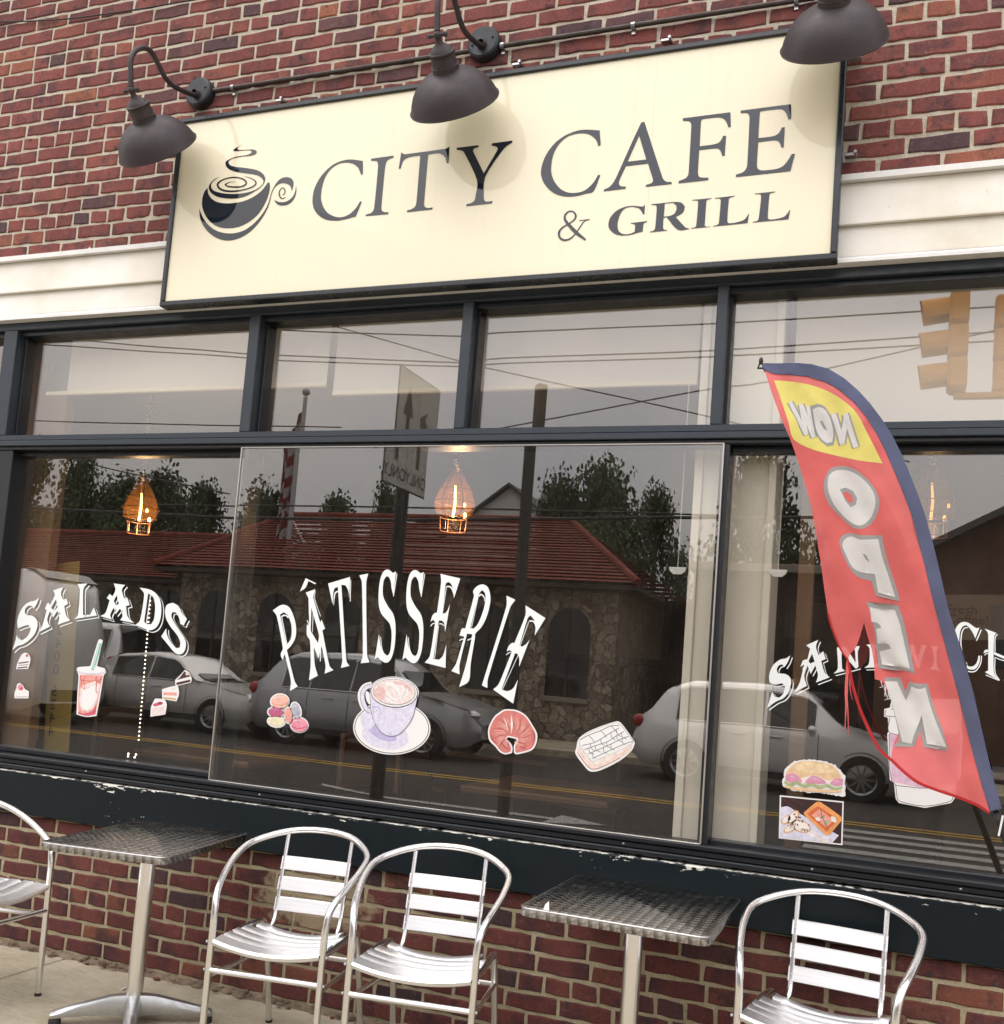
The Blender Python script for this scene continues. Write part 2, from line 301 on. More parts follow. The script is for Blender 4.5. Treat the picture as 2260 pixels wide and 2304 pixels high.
# ------------------------------------------------------------------ mesh helpers
ORG = {}
def org(o): return ORG.get(o.name, Vector((0, 0, 0))) if o else Vector((0, 0, 0))
def tag(o, label=None, cat=None, group=None, kind=None):
    for k, v in (('label', label), ('category', cat), ('group', group), ('kind', kind)):
        if v: o[k] = v
    return o
def thing(name, label, cat, loc=(0, 0, 0), group=None):
    o = bpy.data.objects.new(name, None); COL.objects.link(o); o.location = loc; o.empty_display_size = .1
    ORG[o.name] = Vector(loc); return tag(o, label, cat, group)
def link(name, me, parent=None):
    o = bpy.data.objects.new(name, me); COL.objects.link(o)
    if parent: o.parent = parent; ORG[o.name] = org(parent)
    return o
_t = (-1, 1)
def _chamfer():
    pts = []
    for sx in _t:
        for sy in _t:
            for sz in _t:
                for k in range(3): pts.append((sx, sy, sz, k))
    bm = bmesh.new(); vs = []
    for (sx, sy, sz, k) in pts:
        q = [sx*.9, sy*.9, sz*.9]; q[k] = (sx, sy, sz)[k]*1.0
        vs.append(bm.verts.new(q))
    bm.verts.index_update()
    r = bmesh.ops.convex_hull(bm, input=bm.verts)
    bmesh.ops.join_triangles(bm, faces=bm.faces, angle_face_threshold=.02, angle_shape_threshold=3.1)
    bm.normal_update(); fs = []
    for f in bm.faces:
        if f.normal.dot(f.calc_center_median()) < 0: f.normal_flip()
        fs.append([v.index for v in f.verts])
    bm.free(); return pts, fs
CH_P, CH_F = _chamfer()
class M:
    def __init__(s): s.v = []; s.f = []; s.m = []; s.cur = 0
    def add(s, vs, fs):
        b = len(s.v); s.v += [Vector(v) for v in vs]; s.f += [[b+i for i in f] for f in fs]; s.m += [s.cur]*len(fs); return s
    def box(s, x0, x1, y0, y1, z0, z1, b=.003):
        b = min(b, (x1-x0)*.3, (y1-y0)*.3, (z1-z0)*.3); lo = (x0, y0, z0); hi = (x1, y1, z1); vs = []
        for (sx, sy, sz, k) in CH_P:
            q = []
            for a, sg in enumerate((sx, sy, sz)):
                e = hi[a] if sg > 0 else lo[a]
                q.append(e if a == k else e-sg*b)
            vs.append(q)
        return s.add(vs, CH_F)
    def tube(s, pts, r, n=10, caps=True, closed=False, flat=None):
        pts = [Vector(p) for p in pts]; N = len(pts); rs = r if isinstance(r, (list, tuple)) else [r]*N
        rings = []; prev = None
        for i, p in enumerate(pts):
            a = pts[i-1] if (i > 0 or closed) else pts[i]; c = pts[(i+1) % N] if (i < N-1 or closed) else pts[i]
            t = (c-a).normalized() if (c-a).length > 1e-9 else Vector((0, 0, 1))
            if prev is None:
                u = t.cross(Vector((0, 0, 1)))
                if u.length < .1: u = t.cross(Vector((1, 0, 0)))
                u.normalize()
            else:
                u = prev-t*prev.dot(t)
                u = u.normalized() if u.length > 1e-6 else t.orthogonal().normalized()
            prev = u; w = t.cross(u); fl = flat if flat else 1
            rings.append([p+(u*cos(2*pi*k/n)+w*sin(2*pi*k/n)*fl)*rs[i] for k in range(n)])
        vs = [q for R_ in rings for q in R_]; fs = []
        for i in range(N if closed else N-1):
            j = (i+1) % N
            for k in range(n): fs.append([i*n+k, i*n+(k+1) % n, j*n+(k+1) % n, j*n+k])
        if caps and not closed: fs.append(list(range(n))[::-1]); fs.append([(N-1)*n+k for k in range(n)])
        return s.add(vs, fs)
    def lathe(s, prof, n=24, mtx=None):
        'profile of (radius, height) turned round z'
        mtx = mtx or Matrix(); vs = []; fs = []
        for (r, h) in prof:
            for k in range(n): vs.append(mtx @ Vector((r*cos(2*pi*k/n), r*sin(2*pi*k/n), h)))
        for i in range(len(prof)-1):
            for k in range(n): fs.append([i*n+k, i*n+(k+1) % n, (i+1)*n+(k+1) % n, (i+1)*n+k])
        return s.add(vs, fs)
    def grid(s, rows):
        n = len(rows[0]); vs = [p for r in rows for p in r]; fs = []
        for i in range(len(rows)-1):
            for k in range(n-1): fs.append([i*n+k, i*n+k+1, (i+1)*n+k+1, (i+1)*n+k])
        return s.add(vs, fs)
    def sphere(s, c, r, n=10, k=6, sc=(1, 1, 1)):
        c = Vector(c); prof = [(max(1e-4, sin(pi*i/k))*r, -cos(pi*i/k)*r) for i in range(k+1)]
        return s.lathe(prof, n, Matrix.Translation(c) @ Matrix.Diagonal((*sc, 1)))
    def prism(s, poly, y0, y1, axis='y'):
        'closed outline of (a, b) pairs pushed along an axis'
        def P_(a, b, t): return {'y': (a, t, b), 'x': (t, a, b), 'z': (a, b, t)}[axis]
        n = len(poly); vs = [P_(a, b, y0) for a, b in poly]+[P_(a, b, y1) for a, b in poly]
        fs = [[i, (i+1) % n, n+(i+1) % n, n+i] for i in range(n)]
        s.add(vs, fs); tri = cdt_fill([poly])
        for t_, flip in ((y0, False), (y1, True)):
            s.add([P_(a, b, t_) for a, b in tri[0]], [f[::-1] if flip else f for f in tri[1]])
        return s
    def make(s, name, mats, parent=None, smooth=False, angle=35, local=False):
        me = bpy.data.meshes.new(name); o_ = Vector((0, 0, 0)) if local else org(parent)
        me.from_pydata([tuple(v-o_) for v in s.v], [], s.f)
        for mm in (mats if isinstance(mats, (list, tuple)) else [mats]): me.materials.append(MATS[mm])
        if any(s.m): me.polygons.foreach_set('material_index', s.m)
        if smooth:
            me.polygons.foreach_set('use_smooth', [True]*len(me.polygons)); me.update()
            me.set_sharp_from_angle(angle=radians(angle))
        me.update(); return link(name, me, parent)
def inside(p, poly):
    c = False; x, y = p; n = len(poly)
    for i in range(n):
        x1, y1 = poly[i]; x2, y2 = poly[(i+1) % n]
        if (y1 > y) != (y2 > y) and x < (x2-x1)*(y-y1)/(y2-y1)+x1: c = not c
    return c
def cdt_fill(loops, holes=(), extra=()):
    'triangles of the union of the loops, holes left open'
    vs = []; es = []
    for L in list(loops)+list(holes):
        b = len(vs); n = len(L); vs += [Vector((p[0], p[1])) for p in L]; es += [(b+i, b+(i+1) % n) for i in range(n)]
    vs += [Vector(e) for e in extra]
    ov, oe, of, a, b, c = delaunay_2d_cdt(vs, es, [], 0, 1e-7)
    fs = []
    for f in of:
        cx = sum(ov[i][0] for i in f)/len(f); cy_ = sum(ov[i][1] for i in f)/len(f)
        if any(inside((cx, cy_), L) for L in loops) and not any(inside((cx, cy_), H) for H in holes): fs.append(list(f))
    return [(v[0], v[1]) for v in ov], fs
def smooth_poly(pts, closed=True, sub=4, corner=52):
    n = len(pts); out = []; P_ = [Vector((p[0], p[1])) for p in pts]
    def is_corner(i):
        if not closed and (i == 0 or i == n-1): return True
        a = P_[i]-P_[i-1]; b = P_[(i+1) % n]-P_[i]
        if a.length < 1e-9 or b.length < 1e-9: return True
        return abs(a.angle_signed(b)) > radians(corner)
    cr = [is_corner(i) for i in range(n)]
    for i in range(n if closed else n-1):
        j = (i+1) % n; p1, p2 = P_[i], P_[j]; L = (p2-p1).length
        t1 = (p2-p1) if cr[i] else (p2-P_[i-1])*.5; t2 = (p2-p1) if cr[j] else (P_[(j+1) % n]-p1)*.5
        if t1.length > L*1.1: t1 = t1.normalized()*L*1.1
        if t2.length > L*1.1: t2 = t2.normalized()*L*1.1
        if cr[i] and cr[j]: out.append((p1.x, p1.y)); continue
        for k in range(sub):
            s_ = k/sub; q = (2*s_**3-3*s_**2+1)*p1+(s_**3-2*s_**2+s_)*t1+(-2*s_**3+3*s_**2)*p2+(s_**3-s_**2)*t2
            out.append((q.x, q.y))
    if not closed: out.append((P_[-1].x, P_[-1].y))
    return out
def stroke(pts, w, sub=4):
    'outline of a brush line with varying width'
    n = len(pts); ws = w if isinstance(w, (list, tuple)) else [w]*n
    p3 = smooth_poly(pts, False, sub, 100) if n > 2 else list(pts)
    m_ = len(p3); A = []; B = []
    for i, p in enumerate(p3):
        a = p3[max(0, i-1)]; b = p3[min(m_-1, i+1)]; d = Vector((b[0]-a[0], b[1]-a[1])); d = d.normalized() if d.length > 1e-9 else Vector((1, 0))
        f = i/(m_-1)*(n-1); k = min(int(f), n-2); ww = (ws[k]+(ws[k+1]-ws[k])*(f-k))*.5
        A.append((p[0]-d.y*ww, p[1]+d.x*ww)); B.append((p[0]+d.y*ww, p[1]-d.x*ww))
    return A+B[::-1]
def strip_quads(pts, w, sub=4):
    o = stroke(pts, w, sub); n = len(o)//2
    return [[o[i], o[i+1], o[-2-i], o[-1-i]] for i in range(n-1)]
def ell(cx, cy_, rx, ry, rot=0, n=28):
    c, s_ = cos(radians(rot)), sin(radians(rot))
    return [(cx+rx*cos(2*pi*k/n)*c-ry*sin(2*pi*k/n)*s_, cy_+rx*cos(2*pi*k/n)*s_+ry*sin(2*pi*k/n)*c) for k in range(n)]
def drop_line(poly, d, a, b):
    'thin line set off from those edges of an outline that face d'
    n = len(poly); ar = sum(poly[i][0]*poly[(i+1) % n][1]-poly[(i+1) % n][0]*poly[i][1] for i in range(n)); sg = 1 if ar > 0 else -1
    out = []
    for i in range(n):
        p, q = poly[i], poly[(i+1) % n]; nx, ny = (q[1]-p[1])*sg, -(q[0]-p[0])*sg; L = sqrt(nx*nx+ny*ny)
        if L < 1e-9 or (nx*d[0]+ny*d[1])/L/sqrt(d[0]**2+d[1]**2) < .12: continue
        out.append([(p[0]+d[0]*a, p[1]+d[1]*a), (q[0]+d[0]*a, q[1]+d[1]*a), (q[0]+d[0]*b, q[1]+d[1]*b), (p[0]+d[0]*b, p[1]+d[1]*b)])
    return out
def zone(ox, oy, k): return lambda pts: [(ox+p[0]*k, oy+p[1]*k) for p in pts]
def flat(mesh, loops, y, holes=(), quads=()):
    'photo-pixel outlines laid onto the upright plane at depth y, facing the street'
    if loops:
        v, f = cdt_fill(loops, holes); w_ = [wy(a, b, y) for a, b in v]; ff = []
        for t in f:
            nn_ = (w_[t[1]]-w_[t[0]]).cross(w_[t[2]]-w_[t[0]]); ff.append(t if nn_.y < 0 else t[::-1])
        mesh.add(w_, ff)
    for q in quads: mesh.add([wy(a, b, y) for a, b in q], [[0, 1, 2, 3]])
    return mesh

# ------------------------------------------------------------------ ground
XL, XR = -9.0, 4.5
sw = M(); sw.box(-60, 60, -5.6, .3, -.40, -.012, .002); sidewalk = sw.make('sidewalk', 'mortar'); tag(sidewalk, kind='structure')
sl_x = [-9.3, -6.4, -4.9, -3.415, -1.9, -.4, 1.1, 2.6, 4.1, 6]
for i in range(len(sl_x)-1):
    for (ya, yb) in ((-1.72, -.012), (-3.42, -1.735), (-5.42, -3.435)):
        q = M(); q.box(sl_x[i]+.005, sl_x[i+1]-.005, ya, yb, -.1, 0, .006); q.make('slab', 'concrete', sidewalk)
q = M(); q.box(-60, 60, -5.60, -5.43, -.35, .002, .012); k = q.make('kerb', 'concrete', sidewalk)
q = M(); q.add([(-150, -5.6, -.12), (150, -5.6, -.12), (150, -120, -.12), (-150, -120, -.12)], [[0, 1, 2, 3]]); road = tag(q.make('road', 'asphalt'), kind='structure')
# far pavement and kerb
q = M(); q.box(-60, 60, -18.6, -15.6, -.3, .02, .01); fs = tag(q.make('far_sidewalk', 'concrete'), kind='structure')
# painted road lines
mat('road_yellow', (.50, .30, .03), .7, vary=.3, vscale=8); mat('road_white', (.34, .33, .31), .7, vary=.35, vscale=8)
def marking(name, mt, polys):
    q_ = M()
    for P_ in polys: q_.add([(x, y, -.114) for x, y in P_], [[0, 1, 2, 3]])
    return q_.make(name, mt, road)
for yy in (-9.75, -10.02): marking('yellow_line', 'road_yellow', [[(-60, yy), (60, yy), (60, yy-.11), (-60, yy-.11)]])
for i in range(6):
    y_ = -6.0-i*.6; marking('crosswalk_stripe', 'road_white', [[(-.75-.02*i, y_), (4.5, y_), (4.5, y_-.28), (-.75-.02*i, y_-.28)]])
marking('lane_arrow', 'road_white', [[(-5.6, -7.0), (-3.4, -7.0), (-3.4, -7.16), (-5.6, -7.16)], [(-3.4, -6.7), (-2.8, -7.08), (-2.82, -7.1), (-3.4, -7.46)], [(-6.6, -7.6), (-5.6, -7.16), (-5.4, -7.0), (-6.5, -7.4)]])

# ------------------------------------------------------------------ the cafe front
cafe = thing('cafe_building', 'red brick cafe with cream siding band and dark framed shop windows', 'building', (-1.9, 0, 0))
H_, Lb, JT = .0725, .2127, .0148
def brick_mesh(L, H, seed):
    r = random.Random(seed); n = 12; m_ = M(); pts = []
    hx, hz = L/2, H/2
    for k in range(n):
        if k < 5: pts.append((-hx+L*k/4.5 if k else -hx, -hz))
        elif k < 6: pts.append((hx, 0))
        elif k < 11: pts.append((hx-L*(k-6)/4.5 if k > 6 else hx, hz))
        else: pts.append((-hx, 0))
    pts[4] = (hx, -hz); pts[10] = (-hx, hz)
    j = [(r.gauss(0, .0017), r.gauss(0, .0019)) for _ in range(n)]
    out = [(a+u, b+v) for (a, b), (u, v) in zip(pts, j)]
    for k in (0, 4, 6, 10):
        if r.random() < .14: a, b = out[k]; out[k] = (a-math.copysign(r.uniform(.002, .007), a), b-math.copysign(r.uniform(.002, .005), b))
    ins = [(a*(1-.0075/hx), b*(1-.0042/hz)) for a, b in out]
    dy = r.uniform(-.0015, .001); tl = r.gauss(0, .004)
    vs = [(a, .014, b) for a, b in out]+[(a, .0012+dy, b) for a, b in out]+[(a, -.0016+dy+a*tl, b) for a, b in ins]
    fs = []
    for s_ in range(2): fs += [[s_*n+k, s_*n+(k+1) % n, (s_+1)*n+(k+1) % n, (s_+1)*n+k] for k in range(n)]
    fs.append([2*n+k for k in range(n)])
    return vs, fs
VAR = {}
def variant(L, i, mt):
    key = (round(L, 4), i, mt)
    if key not in VAR:
        vs, fs = brick_mesh(L, H_-JT, hash((int(L*1e4), i)) & 0xffff)
        me = bpy.data.meshes.new('brick'); me.from_pydata(vs, [], fs); me.materials.append(MATS[mt]); me.update(); VAR[key] = (me, vs, fs)
    return VAR[key]
SIGN_X0, SIGN_X1, SIGN_Z0, SIGN_Z1 = -3.215, -.243, 2.983, 3.888
def courses(zref, k0, k1, zlo, zhi, xref):
    out = []
    for k in range(k0, k1):
        z = zref+k*H_; rr = random.Random(k*77+int(zref*100))
        if z-H_*.5 < zlo-.02 or z+H_*.5 > zhi+.02: continue
        hd = (k % 6 == 0)
        x = -6.6+(0 if k % 2 else Lb/2)+xref+rr.uniform(-.012, .012)
        while x < 3.4:
            L = Lb/2 if hd else Lb
            if hd and rr.random() < .06: L = Lb*.75
            elif not hd and rr.random() < .012: L = Lb/2
            L2 = L+rr.uniform(-.003, .003)
            out.append((x+L2/2, z+rr.gauss(0, .0009), L2, L)); x += L2
    return out
def build_wall(name, z0, z1, zref, ks, budget, xref, bm_, mm_):
    q_ = M(); q_.box(-6.8, 3.6, .0045, .25, z0, z1, .001); wall = q_.make(name, mm_, cafe)
    bl = courses(zref, ks[0], ks[1], z0, z1, xref); info = []
    for (x, z, L2, L) in bl:
        a = proj((x-L2/2, 0, z)); b = proj((x+L2/2, 0, z)); t = proj((x, 0, z+H_/2)); u_ = proj((x, 0, z-H_/2))
        vis = b[0] > 0 and a[0] < PW and u_[1] > 0 and t[1] < PH
        if SIGN_X0+.1 < x < SIGN_X1 and z < SIGN_Z1-.03 and z > 2: vis = False
        info.append((abs(b[0]-a[0])*abs(t[1]-u_[1]) if vis else 0, x, z, L2, L))
    info.sort(key=lambda t: -t[0]); rest = M(); cnt = 0
    for i, (ar, x, z, L2, L) in enumerate(info):
        me, vs, fs = variant(L-JT, (i*7) % 14, bm_)
        if ar > 0 and cnt < budget:
            o = link('brick', me, wall); o.location = Vector((x, random.gauss(0, .0007), z))-org(wall); o.scale = ((L2-JT)/(L-JT), 1, 1 if i % 2 else -1)
            if o.scale.z < 0: o.scale = (-o.scale.x, 1, -1)
            cnt += 1
        else: rest.add([(v[0]+x, v[1], v[2]+z) for v in vs], fs)
    if rest.v: tag(rest.make('brickwork', bm_, wall), kind='stuff')
    return wall
build_wall('upper_wall', 3.315, 5.7, 3.508, (-3, 31), 190, -.02, 'brick', 'mortar')
build_wall('lower_wall', -.05, .66, .2745, (-5, 6), 110, -.05, 'shaded_brick', 'shaded_mortar')
q = M(); q.box(-6.8, 3.6, .02, .25, 2.98, 3.32, .002); q.make('lintel', 'frame_black', cafe)

# crumbled mortar along the foot of the wall
r = random.Random(3); q = M()
for i in range(300):
    x = r.uniform(-6, 2); s_ = r.uniform(.006, .022); z = r.uniform(0, .02); y = -r.random()**2*.05
    q.sphere((x, y, z), s_, 6, 3, (r.uniform(.8, 1.6), r.uniform(.6, 1), r.uniform(.4, .8)))
q.cur = 1
for i in range(120):
    x = r.uniform(-6, 2); s_ = r.uniform(.004, .014); q.sphere((x, -r.random()**2*.055, r.uniform(0, .024)), s_, 6, 3, (r.uniform(.8, 2.4), r.uniform(.6, 1.4), r.uniform(.3, .6)))
mat('dirt_mortar', (.17, .125, .085), .95, vary=.5, vscale=30); mat('rubble_red', (.12, .042, .028), .95, vary=.5, vscale=40)
tag(q.make('crumbled_rubble', ['dirt_mortar', 'rubble_red']), 'crumbled mortar and brick crumbs along the foot of the cafe wall', 'rubble', kind='stuff')
rows = []
for i in range(261):
    x = -6+i*8.0/260; h = .006+.012*r.random(); d = .015+.03*r.random()
    rows.append([(x, .004, h+.006), (x, -.01, h), (x, -d*.6, h*.45), (x, -d, -.001)])
q = M(); q.grid(rows); q.make('mortar_skirt', 'dirt_mortar', cafe, True)

# siding band
SX0, SX1 = -6.8, 3.6
def siding(name, z0, z1, yt, yb, mt='siding'):
    q_ = M(); q_.prism([(yt, z1), (yb, z0+.006), (yb, z0), (.02, z0), (.02, z1)], SX0, SX1, 'x'); return q_.make(name, mt, cafe)
siding('siding_board', 3.140, 3.304, -.012, -.034)
siding('siding_board', 3.019, 3.139, -.014, -.030)
q = M(); q.prism([(-.038, 3.306), (-.038, 3.329), (-.010, 3.334), (.02, 3.334), (.02, 3.306)], SX0, SX1, 'x'); mat('trim_white', (.76, .76, .74), .45, vary=.15, vscale=5); q.make('flashing_strip', 'trim_white', cafe)
q = M(); q.prism([(-.042, 2.994), (-.042, 3.006), (-.030, 3.018), (.02, 3.018), (.02, 2.994)], SX0, SX1, 'x'); q.make('drip_strip', 'trim_white', cafe)
# ragged sealant above the flashing
r = random.Random(11); q = M(); up = []; x = -6.5
while x < 3.3: up.append((x, 3.335+abs(r.gauss(.004, .0045)))); x += r.uniform(.006, .02)
for a, b in zip(up[:-1], up[1:]): q.add([(a[0], -.006, 3.331), (b[0], -.006, 3.331), (b[0], -.0045, b[1]), (a[0], -.0045, a[1])], [[0, 1, 2, 3]])
mat('sealant', (.70, .62, .58), .7, vary=.3, vscale=60); q.make('sealant_bead', 'sealant', cafe)

# storefront frame
def bar(name, x0, x1, z0, z1, y0=0.0, y1=.12, mt='frame_paint', b=.003):
    q_ = M(); q_.box(x0, x1, y0, y1, z0, z1, b); return q_.make(name, mt, cafe)
bar('header_bar', -6.6, 3.4, 2.956, 2.9935, .002, .125)
bar('header_stop', -6.6, 3.4, 2.932, 2.9555, .030, .125, 'frame_black')
bar('transom_bar', -6.6, 3.4, 2.388, 2.4155, 0, .125)
bar('transom_bar', -6.6, 3.4, 2.3615, 2.3875, -.004, .125)
bar('transom_stop', -6.6, 3.4, 2.345, 2.361, .012, .125, 'frame_black')
for x0, x1 in ((-6.59, -6.5), (-4.258, -4.172), (-2.786, -2.731), (-1.731, -1.684), (-.677, -.635), (.98, 1.02), (2.6, 2.65)):
    q = M(); q.box(x0, x1, .001, .125, 2.4158, 2.9558, .003); mu = q.make('mullion', 'frame_paint', cafe)
    q = M(); q.box(x0+.002, x1+.011, .055, .124, 2.4162, 2.9318, .002); q.make('glazing_stop', 'frame_black', mu)
def transom(x0, x1):
    q_ = M(); q_.box(x0-.01, x1+.01, .088, .094, 2.405, 2.945, .001); return q_.make('transom_pane', 'window_glass', cafe)
for a, b in ((-6.5, -4.25), (-4.170, -2.788), (-2.722, -1.733), (-1.675, -.679), (-.627, .98), (1.03, 2.6)): transom(a, b)
# big panes
Y1, Y2, Y3 = .090, .004, .090
def pane(x0, x1, z0, z1, y): q_ = M(); q_.box(x0, x1, y, y+.007, z0, z1, .001); return q_.make('window_pane', 'window_glass', cafe)
pane(-4.40, -2.70, .872, 2.335, Y1); pane(-2.757, -.622, .868, 2.3435, Y2); pane(-.62, 3.2, .858, 2.336, Y3); pane(-6.5, -4.42, .872, 2.335, Y1)
bar('jamb', -4.40, -4.128, .80, 2.345, .02, .125, 'frame_black'); bar('jamb', -2.754, -2.730, .87, 2.344, .013, .125, 'frame_black')
bar('jamb', -.634, -.598, .80, 2.3445, .0125, .125, 'frame_black')
bar('pane_head', -4.13, -2.744, 2.322, 2.3448, .06, .125, 'frame_black'); bar('pane_head', -.598, 3.2, 2.322, 2.3448, .06, .125, 'frame_black')
bar('pane_foot', -4.13, -2.744, .8665, .890, .06, .125, 'frame_black'); bar('pane_foot', -.598, 3.2, .856, .880, .06, .125, 'frame_black')
# thin silver edge of the proud middle pane
mat('silver_edge', (.55, .53, .50), .35, .9)
q = M(); q.box(-2.762, -2.7565, -.002, .012, .866, 2.3445, .001); q.box(-.6225, -.617, -.002, .012, .866, 2.3445, .001)
q.box(-2.7563, -.6227, -.002, .0035, 2.3405, 2.3447, .001); q.box(-2.7563, -.6227, -.002, .0035, .8645, .8685, .001); q.make('pane_edging', 'silver_edge', cafe)
# stepped sill and painted board
bar('sill', -6.6, 3.4, .845, .8643, -.012, .125, 'sill_paint', .004)
bar('sill', -6.6, 3.4, .8215, .8445, -.004, .125, 'sill_paint', .004)
bar('sill', -6.6, 3.4, .8015, .8210, -.018, .125, 'sill_paint', .004)
bar('sill_board', -6.6, 3.4, .604, .7935, -.036, .02, 'board_paint', .004)
r = random.Random(5)
for (px, py) in ((193, 1742), (583, 1800), (1402, 1918), (1827, 1972), (2162, 2017)):
    p = wy(px, py, -.004); q = M(); q.lathe([(.0045, 0), (.0045, .002), (.002, .004), (.0001, .004)], 10, Matrix.Translation((p.x, -.004, .8330)) @ Matrix.Rotation(radians(90), 4, 'X')); q.make('screw_head', 'steel_clip', cafe)

# ------------------------------------------------------------------ room behind the glass
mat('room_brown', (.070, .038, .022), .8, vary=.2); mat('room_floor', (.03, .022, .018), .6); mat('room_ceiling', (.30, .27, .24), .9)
mat('room_cream', (.84, .79, .68), .8, vary=.06, vscale=2); mat('blind_fabric', (.72, .66, .57), .85, bump=.1, bscale=400); mat('blind_hem', (.80, .70, .52), .6)
room = thing('cafe_room', 'dim brown dining room seen through the cafe windows', 'room', (-1.9, 3, 0))
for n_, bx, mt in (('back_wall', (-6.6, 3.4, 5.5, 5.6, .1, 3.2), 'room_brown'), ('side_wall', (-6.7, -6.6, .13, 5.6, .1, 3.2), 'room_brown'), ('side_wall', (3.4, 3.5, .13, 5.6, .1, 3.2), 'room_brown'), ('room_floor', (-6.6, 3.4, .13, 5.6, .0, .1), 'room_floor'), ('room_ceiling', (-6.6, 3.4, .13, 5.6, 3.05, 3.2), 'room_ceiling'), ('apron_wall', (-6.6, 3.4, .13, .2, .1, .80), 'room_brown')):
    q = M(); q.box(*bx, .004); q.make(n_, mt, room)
q = M(); q.box(-.745, -.440, .14, .42, .78, 3.04, .006); pl = q.make('pilaster', 'room_cream', room)
q = M(); q.box(-.748, -.715, .128, .1395, .80, 3.0, .003); q.box(-.466, -.437, .128, .1395, .80, 3.0, .003); q.make('corner_trim', 'room_cream', pl)
mat('curtain_brown', (.20, .115, .06), .9, vary=.15); xa = wy(128, 1150, .22).x
q = M(); q.box(-4.9, xa, .2, .26, .8, 3.0, .004); q.make('brown_pilaster', 'curtain_brown', room)
q = M(); q.box(-.36, -.30, .35, .40, .8, 2.9, .004); q.make('side_post', 'curtain_brown', room)
# counter, shelf and blue screen deep in the room
mat('menu_blue', (.01, .05, .14), .4, emit=(.02, .20, .55), estr=.35); mat('wood_dark', (.06, .035, .02), .6)
q = M(); q.box(.6, 1.9, 2.4, 2.45, 1.35, 2.05, .004); tag(q.make('menu_screen', 'menu_blue'), 'dim blue menu screen inside the cafe, behind the flag', 'screen')
t = thing('service_counter', 'dark wooden counter inside the cafe at the right', 'counter', (1.6, 2.9, .1))
q = M(); q.box(.3, 3.0, 2.6, 3.2, .1, 1.05, .01); q.make('body', 'wood_dark', t); q = M(); q.box(.25, 3.05, 2.55, 3.25, 1.05, 1.09, .008); q.make('top', 'room_cream', t)
def blind(x0, x1, zb, label):
    t_ = thing('roller_blind', label, 'blind', ((x0+x1)/2, .2, zb), 'roller blinds behind the upper panes')
    q_ = M(); q_.box(x0, x1, .200, .2025, zb+.02, 2.97, .0005); q_.make('fabric', 'blind_fabric', t_)
    q_ = M(); q_.box(x0, x1, .193, .209, zb, zb+.022, .004); q_.make('hem_bar', 'blind_hem', t_)
    q_ = M(); q_.tube([(x0-.02, .2, 2.99), (x1+.02, .2, 2.99)], .025, 14); q_.make('roller', 'blind_fabric', t_)
blind(-4.145, -2.478, 2.672, 'cream roller blind half down behind the upper left panes')
blind(-2.440, -.772, 2.628, 'cream roller blind half down behind the upper middle panes')
blind(-.40, 1.9, 2.378, 'cream roller blind fully down behind the upper right pane')
def chain(px, zt, zb, y, label):
    p = wy(px[0], px[1], y); t_ = thing('blind_chain', label, 'chain', (p.x, y, zb))
    q_ = M(); z = zt
    while z > zb+.02: q_.sphere((p.x, y, z), .0028, 6, 4); z -= .0075
    q_.make('beads', 'trim_white', t_)
    q_ = M(); pts = [(-.034, 0), (.034, 0), (.030, -.014), (.016, -.027), (-.016, -.027), (-.030, -.014)]
    q_.prism([(p.x+a, zb+.02+b) for a, b in pts], y-.006, y+.006); q_.make('tensioner', 'trim_white', t_)
chain((1543, 1000), 2.62, 1.865, .12, 'white bead chain with half round holder inside the middle pane')
chain((1752, 1270), 2.38, 1.87, .13, 'white bead chain with half round holder beside the flag')
